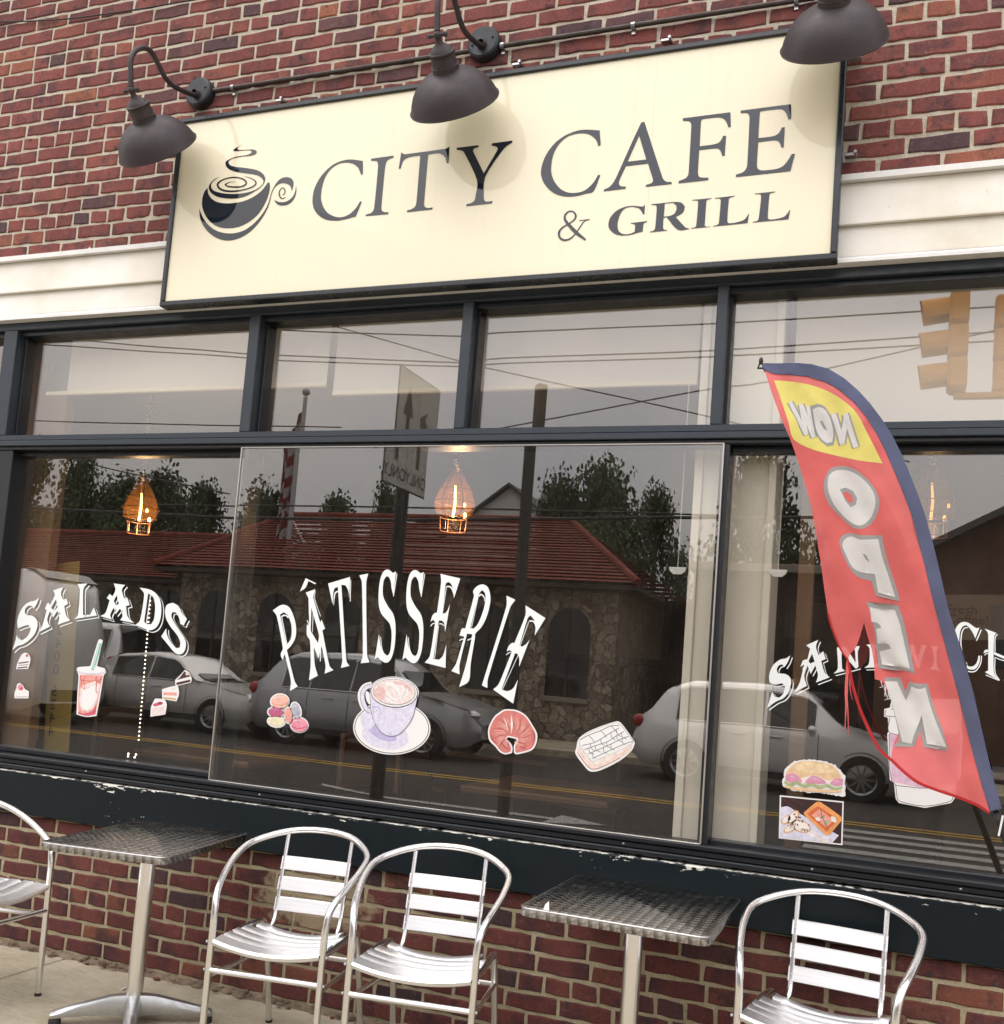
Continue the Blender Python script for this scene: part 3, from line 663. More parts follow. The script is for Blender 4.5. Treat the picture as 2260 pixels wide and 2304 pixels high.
# pendant lamps
def emis(name, col, s_):
    m_ = bpy.data.materials.new(name); m_.use_nodes = True; t_ = m_.node_tree; t_.nodes.remove(t_.nodes['Principled BSDF']); e = t_.nodes.new('ShaderNodeEmission'); e.inputs[0].default_value = (*col, 1); e.inputs[1].default_value = s_
    t_.links.new(e.outputs[0], t_.nodes['Material Output'].inputs[0]); MATS[name] = m_
emis('filament', (1, .46, .11), 16); emis('led_dot', (1, .86, .62), 5); emis('filament_dim', (1, .40, .10), 1.2)
mat('copper_wire', (.20, .10, .05), .4, .7)
cloth('amber_glass', (.55, .26, .08), .82)
m = mat('tinsel', (.90, .86, .62), .4, .1)
def pendant(px, py, label, lit='filament', watt=4):
    y = .75; c = wy(px, py, y); t_ = thing('pendant_lamp', label, 'lamp', (c.x, y, c.z), 'lantern lamps hanging in the cafe')
    prof = [(.012, .19), (.036, .150), (.080, .078), (.102, .015), (.092, -.035), (.066, -.06), (.062, -.125)]
    for k_ in range(6):
        a = 2*pi*k_/6+.3; q_ = M(); q_.tube([(c.x+r_*cos(a), y+r_*sin(a), c.z+h) for r_, h in prof], .0024, 6); q_.make('wire', 'copper_wire', t_)
    for j in (1, 2, 3, 4, 5, 6):
        r_, h = prof[j]; q_ = M(); q_.tube([(c.x+r_*cos(2*pi*k_/18), y+r_*sin(2*pi*k_/18), c.z+h) for k_ in range(18)], .0022, 6, closed=True); q_.make('hoop', 'copper_wire', t_)
    q_ = M(); q_.lathe([(r_*.96, h) for r_, h in prof[:5]], 6, Matrix.Translation((c.x, y, c.z)) @ Matrix.Rotation(.3, 4, 'Z')); q_.make('shade', 'amber_glass', t_)
    q_ = M(); q_.tube([(c.x-.004, y, c.z+.10), (c.x+.002, y, c.z+.02), (c.x-.003, y, c.z-.055)], [.004, .0055, .006], 8); q_.make('filament', lit, t_)
    q_ = M(); q_.sphere((c.x+.05, y+.02, c.z-.045), .008, 8, 6, (1, 1, 1.8)); q_.sphere((c.x+.062, y-.02, c.z+.0), .006, 8, 6, (1, 1, 1.8)); q_.make('small_bulb', lit, t_)
    q_ = M(); q_.tube([(c.x, y, c.z+.2), (c.x, y, 3.05)], .004, 6); q_.make('cord', 'black_wire', t_)
    r_ = random.Random(int(px)); q_ = M()
    for k_ in range(300):
        z = c.z+.17+r_.random()*.66; a = r_.random()*6.28; L = r_.uniform(.02, .05); p = Vector((c.x, y, z)); d = Vector((cos(a), sin(a), r_.uniform(-.7, .7))).normalized()*L; w_ = Vector((-sin(a), cos(a), .2))*.0042
        q_.add([p-w_, p+w_, p+d], [[0, 1, 2]])
    q_.make('tinsel_garland', 'tinsel', t_)
    ld = bpy.data.lights.new('pendant_glow', 'POINT'); ld.energy = watt; ld.color = (1, .62, .30); ld.shadow_soft_size = .03; lo = bpy.data.objects.new('pendant_glow', ld); COL.objects.link(lo); lo.parent = t_; lo.location = (0, 0, -.10)
pendant(316, 1150, 'lit amber lantern lamp hanging in the left window above SALADS')
pendant(1023, 1138, 'lit amber lantern lamp hanging in the middle window')
pendant(2098, 1140, 'amber lantern lamp hanging behind the right edge of the flag', 'filament_dim', .4)
# string of little lights
t = thing('light_string', 'vertical string of tiny warm white lights inside the left window', 'string light', tuple(wy(312, 1665, .16)))
q = M()
for i in range(34):
    p = wy(338-26*i/33, 1352+313*i/33, .16); q.sphere(p, .0034, 6, 4)
for (a, b) in ((306, 1698), (303, 1704), (289, 1696), (288, 1702)): q.sphere(wy(a, b, .16), .0042, 6, 4)
q.make('bulbs', 'led_dot', t)
q = M(); q.tube([wy(342, 1300, .162), wy(338, 1352, .162), wy(311, 1668, .162), wy(306, 1700, .162)], .0015, 5); q.make('cord', 'black_wire', t)

mat('dining_wood', (.10, .05, .025), .45); mat('picture_dark', (.05, .035, .03), .5); mat('picture_pale', (.30, .26, .20), .7)
def dining_table(x, y, label):
    t_ = thing('dining_table', label, 'table', (x, y, .1), 'dining tables inside the cafe'); q_ = M(); q_.box(x-.38, x+.38, y-.38, y+.38, .82, .86, .01); q_.make('top', 'dining_wood', t_); q_ = M(); q_.lathe([(.22, .1), (.20, .13), (.04, .16), (.035, .82)], 16, Matrix.Translation((x, y, 0))); q_.make('pedestal', 'frame_black', t_, True)
    for s_ in (-1, 1):
        c_ = thing('dining_chair', label.replace('table', 'chair')+(' at its left' if s_ < 0 else ' at its right'), 'chair', (x+s_*.62, y, .1), 'dining chairs inside the cafe'); q_ = M(); q_.box(x+s_*.62-.2, x+s_*.62+.2, y-.2, y+.2, .54, .58, .01); q_.make('seat', 'dining_wood', c_)
        q_ = M(); q_.box(x+s_*.82-.015, x+s_*.82+.015, y-.2, y+.2, .75, 1.05, .008); q_.make('backrest', 'dining_wood', c_)
        for a_ in (-1, 1):
            for b_ in (-1, 1): q_ = M(); q_.tube([(x+s_*.62+a_*.18, y+b_*.18, .1), (x+s_*.62+a_*.18, y+b_*.18, .54 if a_ != s_ else 1.0)], .016, 8); q_.make('leg', 'frame_black', c_)
dining_table(-3.5, 1.2, 'wooden table inside the left window'); dining_table(-1.6, 1.35, 'wooden table inside the middle window'); dining_table(-2.5, 3.2, 'wooden table deep in the room')
for i_, (x_, z_, w_, h_) in enumerate(((-4.6, 1.5, .7, .9), (-2.9, 1.6, 1.0, .7), (-.9, 1.5, .6, .8))):
    t_ = thing('framed_picture', ('left', 'middle', 'right')[i_]+' framed picture on the back wall of the cafe room', 'picture', (x_, 5.45, z_)); q_ = M(); q_.box(x_, x_+w_, 5.44, 5.495, z_, z_+h_, .006); q_.make('frame', 'picture_dark', t_); q_ = M(); q_.box(x_+.06, x_+w_-.06, 5.435, 5.439, z_+.06, z_+h_-.06, .001); q_.make('print', 'picture_pale', t_)

# ------------------------------------------------------------------ shop sign
sign = thing('shop_sign', 'long cream CITY CAFE & GRILL sign board with black frame', 'sign', ((SIGN_X0+SIGN_X1)/2, -.06, SIGN_Z0))
SY = -.100
for xa_, xb_ in ((SIGN_X0+.020, -.9481), (-.9479, SIGN_X1-.020)): q = M(); q.box(xa_, xb_, SY+.006, -.045, SIGN_Z0+.020, SIGN_Z1-.020, .0006); q.make('face_panel', 'sign_face', sign)
fr = .024
for n_, b in (('frame_rail', (SIGN_X0, SIGN_X1, SY-.006, -.044, SIGN_Z0, SIGN_Z0+fr)), ('frame_rail', (SIGN_X0, SIGN_X1, SY-.006, -.044, SIGN_Z1-fr, SIGN_Z1)), ('frame_stile', (SIGN_X0+.0005, SIGN_X0+fr, SY-.0055, -.044, SIGN_Z0+fr+.0005, SIGN_Z1-fr-.0005)), ('frame_stile', (SIGN_X1-fr, SIGN_X1-.0005, SY-.0055, -.044, SIGN_Z0+fr+.0005, SIGN_Z1-fr-.0005))):
    q = M(); q.box(*b, .004); q.make(n_, 'sign_frame', sign)
q = M(); q.box(SIGN_X0+.05, SIGN_X1-.05, -.0435, -.036, SIGN_Z0+.05, SIGN_Z1-.05, .001); q.make('back_plate', 'sign_frame', sign)
for (px, py) in ((1925, 131), (1914, 350), (740, 262), (1165, 147), (1500, 93), (632, 228)):
    p = wy(px, py, -.02); t_ = M(); t_.box(p.x-.02, p.x+.024, -.034, -.008, p.z-.006, p.z+.006, .002); t_.tube([(p.x+.018, -.05, p.z), (p.x+.018, -.006, p.z)], .006, 8); t_.make('bracket', 'steel_clip', sign)
ZA, ZB, ZC, ZD, ZE = zone(690, 310, .25210), zone(1200, 270, .17332), zone(1510, 220, .15756), zone(1240, 420, .29412), zone(430, 310, .13655)
SIGN = [
 (ZA, [(502,205),(400,192),(330,200),(250,230),(180,285),(120,355),(75,440),(55,520),(55,590),(75,650),(120,700),(180,730),(270,738),(350,725),(440,700),(493,570),(478,565),(440,625),(390,675),(340,700),(290,708),(235,695),(185,665),(150,615),(130,550),(132,480),(148,400),(180,325),(230,265),(290,230),(350,220),(400,225),(440,245),(465,275),(487,328),(503,322)], None),
 (ZA, [(577,185),(777,157),(775,175),(735,190),(712,215),(700,270),(668,610),(672,645),(690,660),(732,663),(728,680),(527,698),(529,683),(570,672),(595,650),(605,615),(638,260),(635,220),(620,205),(575,203)], None),
 (ZA, [(845,127),(860,138),(880,145),(1215,100),(1255,90),(1275,75),(1268,225),(1250,225),(1240,180),(1215,150),(1170,135),(1085,148),(1048,590),(1055,615),(1080,625),(1126,620),(1123,638),(896,663),(898,648),(945,632),(970,610),(980,580),(1015,155),(930,168),(885,185),(860,210),(840,272),(822,277)], None),
 (ZA, [(1340,88),(1536,64),(1534,82),(1495,95),(1485,115),(1583,315),(1700,115),(1708,90),(1690,75),(1654,68),(1656,48),(1838,23),(1836,42),(1790,70),(1750,110),(1597,345),(1582,520),(1585,555),(1605,568),(1660,563),(1656,584),(1425,610),(1427,592),(1475,578),(1500,555),(1510,510),(1522,375),(1410,135),(1385,112),(1340,106)], None),
 (ZB, [(864,132),(700,122),(600,130),(500,160),(380,220),(270,310),(180,430),(125,550),(102,660),(110,740),(150,830),(220,910),(310,965),(430,992),(560,985),(680,955),(785,922),(873,715),(845,708),(790,800),(720,875),(640,925),(530,945),(440,935),(360,895),(300,830),(255,750),(235,660),(242,540),(270,430),(330,320),(420,230),(520,185),(640,168),(730,185),(790,225),(825,270),(847,335),(878,322)], None),
 (ZB, [(1445,20),(1680,745),(1710,785),(1740,800),(1800,802),(1798,828),(1463,865),(1465,840),(1530,820),(1555,795),(1555,765),(1492,562),(1205,597),(1120,780),(1112,830),(1140,857),(1205,862),(1200,890),(917,924),(920,900),(985,870),(1030,825),(1080,740),(1400,38)], [(1377,200),(1470,510),(1228,538)]),
 (ZC, [(172,290),(852,203),(857,410),(820,420),(800,355),(765,305),(710,280),(640,278),(470,298),(440,312),(430,345),(412,690),(600,665),(680,640),(725,590),(748,540),(790,540),(770,825),(733,825),(715,765),(680,725),(620,720),(405,745),(388,1050),(395,1110),(430,1135),(538,1137),(536,1172),(110,1220),(112,1185),(195,1155),(240,1115),(255,1050),(293,400),(285,355),(255,330),(172,327)], None),
 (ZC, [(998,180),(1715,88),(1720,298),(1680,307),(1655,235),(1620,180),(1560,157),(1290,188),(1272,210),(1250,573),(1440,550),(1520,520),(1565,470),(1585,422),(1628,415),(1612,705),(1577,705),(1560,650),(1525,612),(1460,605),(1248,632),(1230,950),(1240,1005),(1275,1030),(1350,1033),(1500,1015),(1590,980),(1660,910),(1730,798),(1775,798),(1708,1045),(928,1130),(930,1095),(1020,1065),(1070,1020),(1090,960),(1125,285),(1115,240),(1085,215),(998,216)], None),
 (ZD, [(720,135),(705,150),(690,150),(620,145),(560,155),(500,185),(455,235),(440,285),(450,325),(490,360),(550,373),(620,365),(660,352),(702,342),(705,310),(712,280),(738,265),(735,262),(610,277),(612,282),(640,285),(645,300),(640,345),(600,360),(560,362),(530,350),(512,320),(512,270),(530,210),(560,170),(600,155),(640,155),(680,170),(705,208),(716,208)], None),
 (ZD, [(767,133),(950,115),(1000,122),(1025,150),(1015,190),(985,215),(955,230),(1030,310),(1058,318),(1055,324),(970,327),(885,232),(862,238),(858,310),(865,328),(892,330),(890,335),(755,348),(757,343),(785,335),(798,315),(810,160),(805,140),(768,138)], [(872,128),(935,122),(958,140),(962,170),(945,205),(910,222),(864,228)]),
 (ZD, [(1080,100),(1232,86),(1230,90),(1200,98),(1190,110),(1177,295),(1190,305),(1222,302),(1220,306),(1070,320),(1072,316),(1100,310),(1112,297),(1127,115),(1118,104),(1082,104)], None),
 (ZD, [(1255,85),(1408,68),(1406,73),(1372,82),(1362,95),(1350,265),(1365,280),(1420,272),(1480,250),(1518,200),(1505,277),(1240,304),(1242,300),(1270,292),(1285,278),(1300,100),(1290,90),(1256,90)], None),
 (ZD, [(1558,52),(1718,35),(1716,40),(1685,48),(1673,60),(1660,235),(1675,250),(1735,243),(1790,225),(1833,170),(1818,248),(1545,273),(1547,268),(1578,260),(1590,245),(1610,68),(1600,57),(1560,56)], None)]
LY = SY+.0045
for Z_, o_, h_ in SIGN:
    q = M(); flat(q, [Z_(smooth_poly(o_))], LY, [Z_(smooth_poly(h_, corner=40))] if h_ else ()); q.make('letter', 'sign_print', sign)
q = M(); amp = [(295,250),(258,262),(235,290),(190,355),(150,395),(105,408),(70,390),(62,350),(85,315),(140,280),(180,250),(190,215),(165,188),(130,192),(105,220),(110,255),(150,305),(200,355),(265,405)]
flat(q, [ZD(stroke(amp[:10], [5,7,9,9,12,16,17,17,13,9]))], LY); flat(q, [ZD(stroke(amp[9:15], [9,12,15,11,11,14]))], LY-.0003); flat(q, [ZD(stroke(amp[14:], [14,19,26,28,14]))], LY-.0006); flat(q, [ZD([(216,255),(297,246),(296,251),(218,261)])], LY-.0009)
q.make('letter', 'sign_print', sign)
EMB = [[(270,820),(285,920),(340,1000),(430,1055),(560,1078),(720,1070),(900,1030),(1060,950),(1170,860),(1240,770),(1265,730),(1290,740),(1300,790),(1290,880),(1250,1010),(1190,1130),(1110,1250),(1000,1350),(870,1430),(740,1475),(600,1487),(470,1470),(360,1415),(280,1340),(220,1240),(185,1130),(182,1040),(195,960),(225,880)],
 [(135,1160),(145,1290),(180,1400),(240,1500),(330,1590),(440,1655),(580,1690),(720,1675),(860,1620),(1000,1520),(1120,1390),(1220,1240),(1290,1080),(1330,920),(1370,830),(1430,770),(1500,745),(1580,755),(1640,800),(1660,880),(1685,790),(1685,720),(1650,665),(1580,645),(1500,660),(1430,710),(1370,800),(1330,880),(1300,980),(1270,1080),(1210,1200),(1120,1320),(1010,1430),(880,1520),(740,1565),(600,1573),(460,1545),(340,1480),(240,1380),(175,1270)],
 [(1370,1020),(1400,1070),(1450,1105),(1520,1112),(1600,1095),(1670,1040),(1720,950),(1735,860),(1730,780),(1715,880),(1680,960),(1620,1020),(1540,1055),(1450,1055)],
 [(870,95),(800,135),(765,165),(775,190),(830,195),(900,195),(1000,188),(1060,200),(1083,230),(1060,265),(990,290),(900,300),(800,312),(700,335),(640,365),(615,400),(630,435),(680,465),(770,480),(900,495),(1050,520),(1140,555),(1200,610),(1222,670),(1205,740),(1150,810),(1050,880),(940,940),(830,980),(700,998),(560,992),(430,965),(340,910),(298,850),(295,790),(330,730),(400,670),(480,645),(410,675),(345,735),(328,780),(345,840),(400,880),(520,910),(680,922),(860,910),(1020,870),(1130,810),(1190,740),(1185,690),(1140,640),(1060,605),(900,580),(760,560),(650,525),(590,480),(567,430),(580,385),(640,345),(760,305),(900,285),(980,255),(1000,230),(980,205),(900,203),(760,215),(700,210),(690,195),(740,165),(800,130)]]
q = M()
for e in EMB: flat(q, [ZE(smooth_poly(e, corner=75))], LY)
q.make('cup_emblem', 'sign_print', sign)
q = M()
for pts, ws in (([(1510,940),(1540,915),(1548,870),(1530,830),(1500,825),(1465,860),(1452,910),(1465,965),(1500,1000),(1545,985),(1565,970)], [12,16,20,18,14,16,22,24,20,10,3]), ([(740,720),(640,728),(560,765),(600,795),(720,808),(830,800),(900,765),(905,720),(850,675),(750,650),(640,655),(520,690),(445,745),(445,800),(500,850),(600,875),(740,875),(880,850),(1000,810),(1065,760),(1060,715),(1000,670),(880,630)], [3,8,20,20,24,26,26,28,26,20,18,20,28,30,30,28,26,22,22,24,24,14,4])):
    flat(q, [], LY, quads=[ZE(k_) for k_ in strip_quads(pts, ws)])
q.make('emblem_spiral', 'sign_print', sign)

# ------------------------------------------------------------------ gooseneck lamps and conduit
LX = -3.18; PZ = 4.055; LT = 0
zl = zone(250, 80, .1649)
def lam(p): a = zl([p])[0]; w_ = wx(a[0], a[1], LX); return Vector((0, w_.y, w_.z-PZ))
def cat3(pts, sub=6):
    pts = [Vector(p) for p in pts]; out = []
    for i in range(len(pts)-1):
        p0, p1, p2, p3 = pts[max(0, i-1)], pts[i], pts[i+1], pts[min(len(pts)-1, i+2)]
        for k_ in range(sub):
            s_ = k_/sub; out.append(.5*((2*p1)+(p2-p0)*s_+(2*p0-5*p1+4*p2-p3)*s_*s_+(3*p1-p0-3*p2+p3)*s_**3))
    return out+[pts[-1]]
arm = [lam(p) for p in ((1000,760),(830,670),(720,540),(640,380),(545,215),(430,165),(320,220),(272,330),(268,520),(270,700))]
arm = [Vector((0, -.038, -.018)), Vector((0, -.075, -.035))]+arm
knob = lam((275,745)); rimc = Vector((0, -.262, 3.655-PZ)); ax = (Matrix.Rotation(radians(LT), 3, 'X') @ (knob-rimc)).normalized()
def lamp(x, dz, label):
    t_ = thing('gooseneck_lamp', label, 'lamp', (x, 0, PZ+dz), 'gooseneck lamps over the sign')
    q_ = M(); q_.lathe([(.0001, -.0002), (.062, 0), (.070, .006), (.073, .016), (.073, .045)], 36, Matrix.Translation((0, -.045, 0)) @ Matrix.Rotation(radians(-90), 4, 'X')); q_.make('wall_plate', 'lamp_plate', t_, True, local=True)
    q_ = M()
    for s_ in (-1, 1): q_.sphere((.045*s_, -.045, .012*s_), .006, 8, 4)
    q_.make('screw', 'lamp_plate', t_, True, local=True)
    q_ = M(); q_.tube([p for p in cat3(arm)], .0115, 12); q_.lathe([(.022, 0), (.020, .012), (.014, .022)], 16, Matrix.Translation((0, -.045, arm[0].z)) @ Matrix.Rotation(radians(90), 4, 'X')); q_.make('arm', 'lamp_bronze', t_, True, local=True)
    q_ = M(); q_.sphere(knob, .016, 10, 8); q_.tube([knob+Vector((-.030, 0, 0)), knob+Vector((.030, 0, 0))], .006, 8); q_.sphere(knob+Vector((.032, 0, 0)), .011, 8, 6); q_.sphere(knob+Vector((-.032, 0, 0)), .009, 8, 6); q_.make('swivel_knob', 'lamp_bronze', t_, True, local=True)
    mt_ = Matrix.Translation(rimc) @ ax.to_track_quat('Z', 'Y').to_matrix().to_4x4(); L = (knob-rimc).length
    q_ = M(); q_.lathe([(.011, L+.004), (.012, L*.93), (.017, L*.885), (.030, L*.845), (.042, L*.80), (.046, L*.775), (.052, L*.77), (.053, L*.745), (.048, L*.735), (.051, L*.73), (.051, L*.71), (.0485, L*.70), (.051, L*.575), (.0555, L*.57), (.0555, L*.555), (.052, L*.548), (.056, L*.40), (.056, L*.36)], 28, mt_); q_.make('socket', 'lamp_bronze', t_, True, 30, local=True)
    sh = [(.040, .128), (.062, .124), (.088, .115), (.115, .100), (.138, .080), (.157, .055), (.171, .028), (.180, .002), (.183, -.004), (.1845, .0005), (.1800, .0005), (.1765, .002), (.167, .027), (.153, .053), (.134, .077), (.111, .096), (.085, .111), (.059, .120), (.001, .122)]
    q_ = M(); q_.lathe(sh[:13], 48, mt_); q_.cur = 1; q_.lathe(sh[12:], 48, mt_); q_.make('shade', ['lamp_bronze', 'lamp_white'], t_, True, 60, local=True)
    q_ = M(); q_.sphere(rimc+ax*.055, .03, 12, 8, (1, 1, 1.2)); q_.make('bulb', 'lamp_white', t_, True, local=True)
    return t_
lamp(LX, 0, 'bronze gooseneck lamp left of the sign, over brick')
lamp(-1.722, .018, 'bronze gooseneck lamp at the middle of the sign')
lamp(-.277, .045, 'bronze gooseneck lamp at the right end of the sign')
cp = thing('conduit_pipe', 'thin brown conduit pipe running along the bricks between the lamps', 'pipe', (-1.7, -.02, 4.06))
cz = lambda x: 4.06-.004*(x+3)
q = M(); q.tube([(x_, -.018, cz(x_)) for x_ in (-3.15, -2.4, -1.7, -.9, -.25)], .0105, 10); q.make('pipe', 'conduit_brown', cp, True)
for (px, py) in ((523, 207), (1006, 119), (1131, 100), (1425, 62), (1792, 8)):
    x_ = wy(px, py, -.02).x; q = M(); q.tube([(x_-.008, -.018, cz(x_)), (x_+.008, -.018, cz(x_))], .014, 10); q.box(x_-.008, x_+.008, -.008, -.001, cz(x_)-.03, cz(x_), .001); q.make('clamp', 'steel_clip', cp, True)
pts = [wy(a, b, -.012) for a, b in ((-40, 52), (0, 49), (90, 46), (170, 40), (300, 22), (420, 2), (520, -14))]
q = M(); q.tube(cat3(pts), .0035, 6); tag(q.make('wall_cable', 'black_wire', None, True), 'thin black cable stretched across the top left bricks', 'cable')

# ------------------------------------------------------------------ lettering on the glass
Z1, Z2, Z3, Z5, Z6 = zone(560, 1240, .21008), zone(900, 1240, .21008), zone(0, 1020, .2626), zone(1700, 1380, .29412), zone(1140+940, 1340, .14423)
def lettering(name, label, y, glyphs, d=None):
    t_ = None
    for (Z_, outs, holes, lines) in glyphs:
        ol = [smooth_poly(o_) for o_ in outs]; hl = [smooth_poly(h_, corner=45) for h_ in holes]
        q_ = M(); flat(q_, [Z_(o_) for o_ in ol], y, [Z_(h_) for h_ in hl])
        if d:
            for o_ in ol: flat(q_, [], y, quads=[Z_(k_) for k_ in drop_line(o_, d, .60, .86)])
            for h_ in hl: flat(q_, [], y+.0003, quads=[Z_(k_) for k_ in drop_line(h_[::-1], (-d[0], -d[1]), -.6, -.86)])
        for pts_, w_ in lines: flat(q_, [], y-.0002, quads=[Z_(k_) for k_ in strip_quads(pts_, w_)])
        if t_ is None:
            c_ = sum((v for v in q_.v), Vector())/len(q_.v); t_ = thing(name, label, 'window lettering', (c_.x, y, c_.z))
        q_.make('letter', 'vinyl_white', t_)
    return t_
S_P = [(1578,218),(1575,240),(1550,480),(1530,400),(1520,320),(1495,270),(1470,275),(1445,320),(1435,420),(1445,500),(1490,590),(1545,670),(1570,770),(1572,900),(1560,1030),(1535,1130),(1500,1185),(1460,1195),(1410,1165),(1380,1135),(1348,1162),(1365,1070),(1395,885),(1410,1000),(1440,1090),(1480,1125),(1510,1090),(1525,1000),(1530,870),(1510,780),(1470,730),(1420,670),(1395,590),(1390,480),(1400,350),(1425,250),(1460,205),(1500,200),(1545,235)]
S_L = [([(1588,240),(1550,485)], 8), ([(1412,920),(1425,1040),(1450,1100),(1480,1122)], 8)]
sh_ = lambda P_: [(a+297, b+5) for a, b in P_]
lettering('patisserie_lettering', 'white arched PATISSERIE lettering across the middle pane', Y2-.0025, [
 (Z1, [[(257,635),(330,585),(380,575),(430,600),(470,670),(500,770),(508,860),(495,940),(455,1010),(408,1060),(490,1390),(525,1450),(440,1500),(450,1385),(385,1100),(365,1165),(345,1130),(343,1095),(365,1040),(300,700)]], [[(335,680),(375,655),(420,690),(455,790),(460,880),(445,950),(405,1005)]], [([(352,705),(370,690),(400,690),(425,715)], 14), ([(352,705),(410,1000)], 8)]),
 (Z1, [[(640,505),(672,530),(668,700),(665,860),(690,900),(705,1200),(740,1335),(645,1385),(663,1210),(655,960),(622,900),(622,785),(648,800),(645,690)], [(640,505),(690,495),(765,765),(780,735),(818,830),(788,850),(865,1230),(908,1275),(812,1313),(822,1220),(750,890),(680,640)], [(610,445),(712,408),(690,495),(640,505)], [(665,860),(742,985),(755,895),(790,960),(748,1150),(670,960)], [(548,433),(610,290),(722,345),(710,355),(640,320),(605,395)]], [], [([(690,660),(681,870)], 6), ([(713,425),(706,510),(770,700)], 6), ([(771,1060),(766,1180)], 10), ([(624,742),(650,800)], 9)]),
 (Z1, [[(850,347),(1085,277),(1078,510),(1065,420),(1035,365),(992,362),(1045,1170),(1078,1230),(987,1252),(1002,1165),(955,385),(920,400),(905,450),(898,570)]], [], [([(955,430),(925,450),(915,500),(910,580)], [16, 14, 12, 5]), ([(1092,310),(1087,540)], 8)]),
 (Z1, [[(1185,260),(1280,240),(1258,345),(1268,1110),(1293,1192),(1199,1202),(1222,1110),(1212,340)]], [], []),
 (Z1, [S_P], [], S_L), (Z1, [sh_(S_P)], [], [(sh_(a), b) for a, b in S_L]),
 (Z2, [[(435,243),(648,293),(580,505),(568,410),(550,355),(520,330),(492,345),(455,668),(490,665),(515,625),(537,565),(515,700),(485,870),(475,775),(450,745),(418,745),(360,1155),(420,1165),(465,1115),(497,1000),(490,1253),(267,1195),(322,1120),(380,760),(355,735),(330,760),(345,700),(372,665),(398,660),(442,340)]], [], [([(500,380),(540,383),(565,420),(577,470)], [14, 16, 12, 4]), ([(500,380),(456,665)], 7), ([(330,805),(350,780),(385,770)], 10), ([(420,780),(450,780),(472,800)], 10), ([(415,800),(372,1150)], 7)]),
 (Z2, [[(785,430),(830,375),(890,357),(940,385),(965,450),(970,530),(950,640),(915,740),(870,820),(812,880),(805,930),(760,1200),(740,1390),(635,1457),(705,1230),(765,960),(775,890),(720,885),(640,1215),(640,1320),(552,1285),(605,1200),(690,915),(640,905),(660,840),(672,825),(700,830),(795,480)]], [[(880,415),(915,460),(912,560),(880,680),(830,790),(790,830),(755,825),(845,470)]], [([(845,485),(870,465),(900,490),(912,540)], [14, 16, 12, 5]), ([(640,962),(660,945),(690,945)], 10), ([(725,955),(772,935)], 12), ([(840,490),(768,820)], 6)]),
 (Z2, [[(1143,477),(1238,522),(1180,610),(945,1360),(938,1467),(880,1440),(905,1355),(1140,600)]], [], []),
 (Z2, [[(1347,582),(1560,718),(1445,905),(1455,810),(1440,740),(1400,690),(1370,720),(1282,1010),(1310,1025),(1350,1000),(1390,950),(1340,1080),(1278,1240),(1280,1150),(1260,1100),(1235,1095),(1090,1480),(1150,1500),(1215,1470),(1265,1375),(1215,1635),(1000,1483),(1062,1420),(1200,1080),(1175,1060),(1145,1075),(1165,1020),(1200,985),(1228,985),(1345,690)]], [], [([(1385,750),(1430,752),(1455,795),(1457,850)], [14, 16, 12, 4]), ([(1380,760),(1290,1010)], 7), ([(1140,1112),(1165,1092),(1190,1085)], 9), ([(1270,1110),(1100,1480)], 6)])])
A_W5 = [(390,245),(483,203),(465,255),(485,320),(520,290),(540,350),(505,365),(530,450),(570,490),(465,530),(480,470),(460,400),(425,465),(400,400),(375,480),(395,555),(300,605),(340,530),(375,390),(345,410),(365,360),(400,350),(420,270)]
lettering('salads_lettering', 'white arched SALADS lettering on the left pane', Y1-.0025, [
 (Z3, [[(333,1237),(318,1285),(290,1332),(278,1312),(250,1305),(222,1325),(213,1360),(230,1385),(275,1392),(310,1418),(323,1465),(310,1520),(285,1565),(240,1610),(190,1640),(150,1652),(106,1690),(128,1620),(145,1556),(160,1590),(195,1600),(235,1570),(258,1525),(262,1490),(240,1470),(190,1485),(153,1502),(148,1440),(165,1375),(200,1312),(250,1275),(300,1262)]], [], []),
 (Z3, [[(455,1175),(543,1145),(522,1200),(540,1252),(572,1245),(582,1290),(550,1308),(568,1390),(600,1432),(495,1468),(508,1412),(492,1348),(455,1408),(428,1352),(405,1425),(428,1485),(330,1534),(365,1470),(400,1345),(385,1330),(412,1275),(428,1300),(470,1215)]], [[(480,1250),(495,1320),(460,1350),(440,1325)]], []),
 (Z3, [[(665,1120),(748,1115),(715,1165),(712,1385),(770,1385),(805,1320),(830,1390),(635,1420),(668,1385),(685,1170)]], [], []),
 (Z3, [[(975,1115),(1072,1128),(1045,1170),(1062,1240),(1090,1235),(1112,1300),(1080,1310),(1095,1400),(1150,1455),(1030,1430),(1050,1390),(1030,1330),(990,1380),(975,1320),(945,1385),(960,1425),(860,1395),(905,1365),(940,1260),(915,1240),(940,1205),(965,1225),(990,1170)]], [[(1000,1215),(1018,1290),(995,1305),(975,1265)]], []),
 (Z3, [[(1197,1150),(1290,1170),(1350,1215),(1378,1280),(1382,1370),(1365,1450),(1330,1500),(1275,1515),(1160,1470),(1200,1430),(1235,1210)]], [[(1270,1200),(1315,1230),(1330,1310),(1320,1420),(1295,1465),(1255,1462),(1235,1440)]], []),
 (Z3, [[(1480,1280),(1530,1310),(1560,1370),(1603,1418),(1575,1475),(1545,1460),(1535,1410),(1505,1362),(1475,1362),(1470,1400),(1500,1460),(1545,1530),(1588,1600),(1592,1660),(1570,1710),(1531,1722),(1490,1700),(1440,1640),(1382,1570),(1426,1498),(1430,1550),(1465,1620),(1510,1670),(1540,1665),(1545,1620),(1520,1560),(1465,1490),(1425,1420),(1415,1350),(1430,1300)]], [], [])], (27, 25))
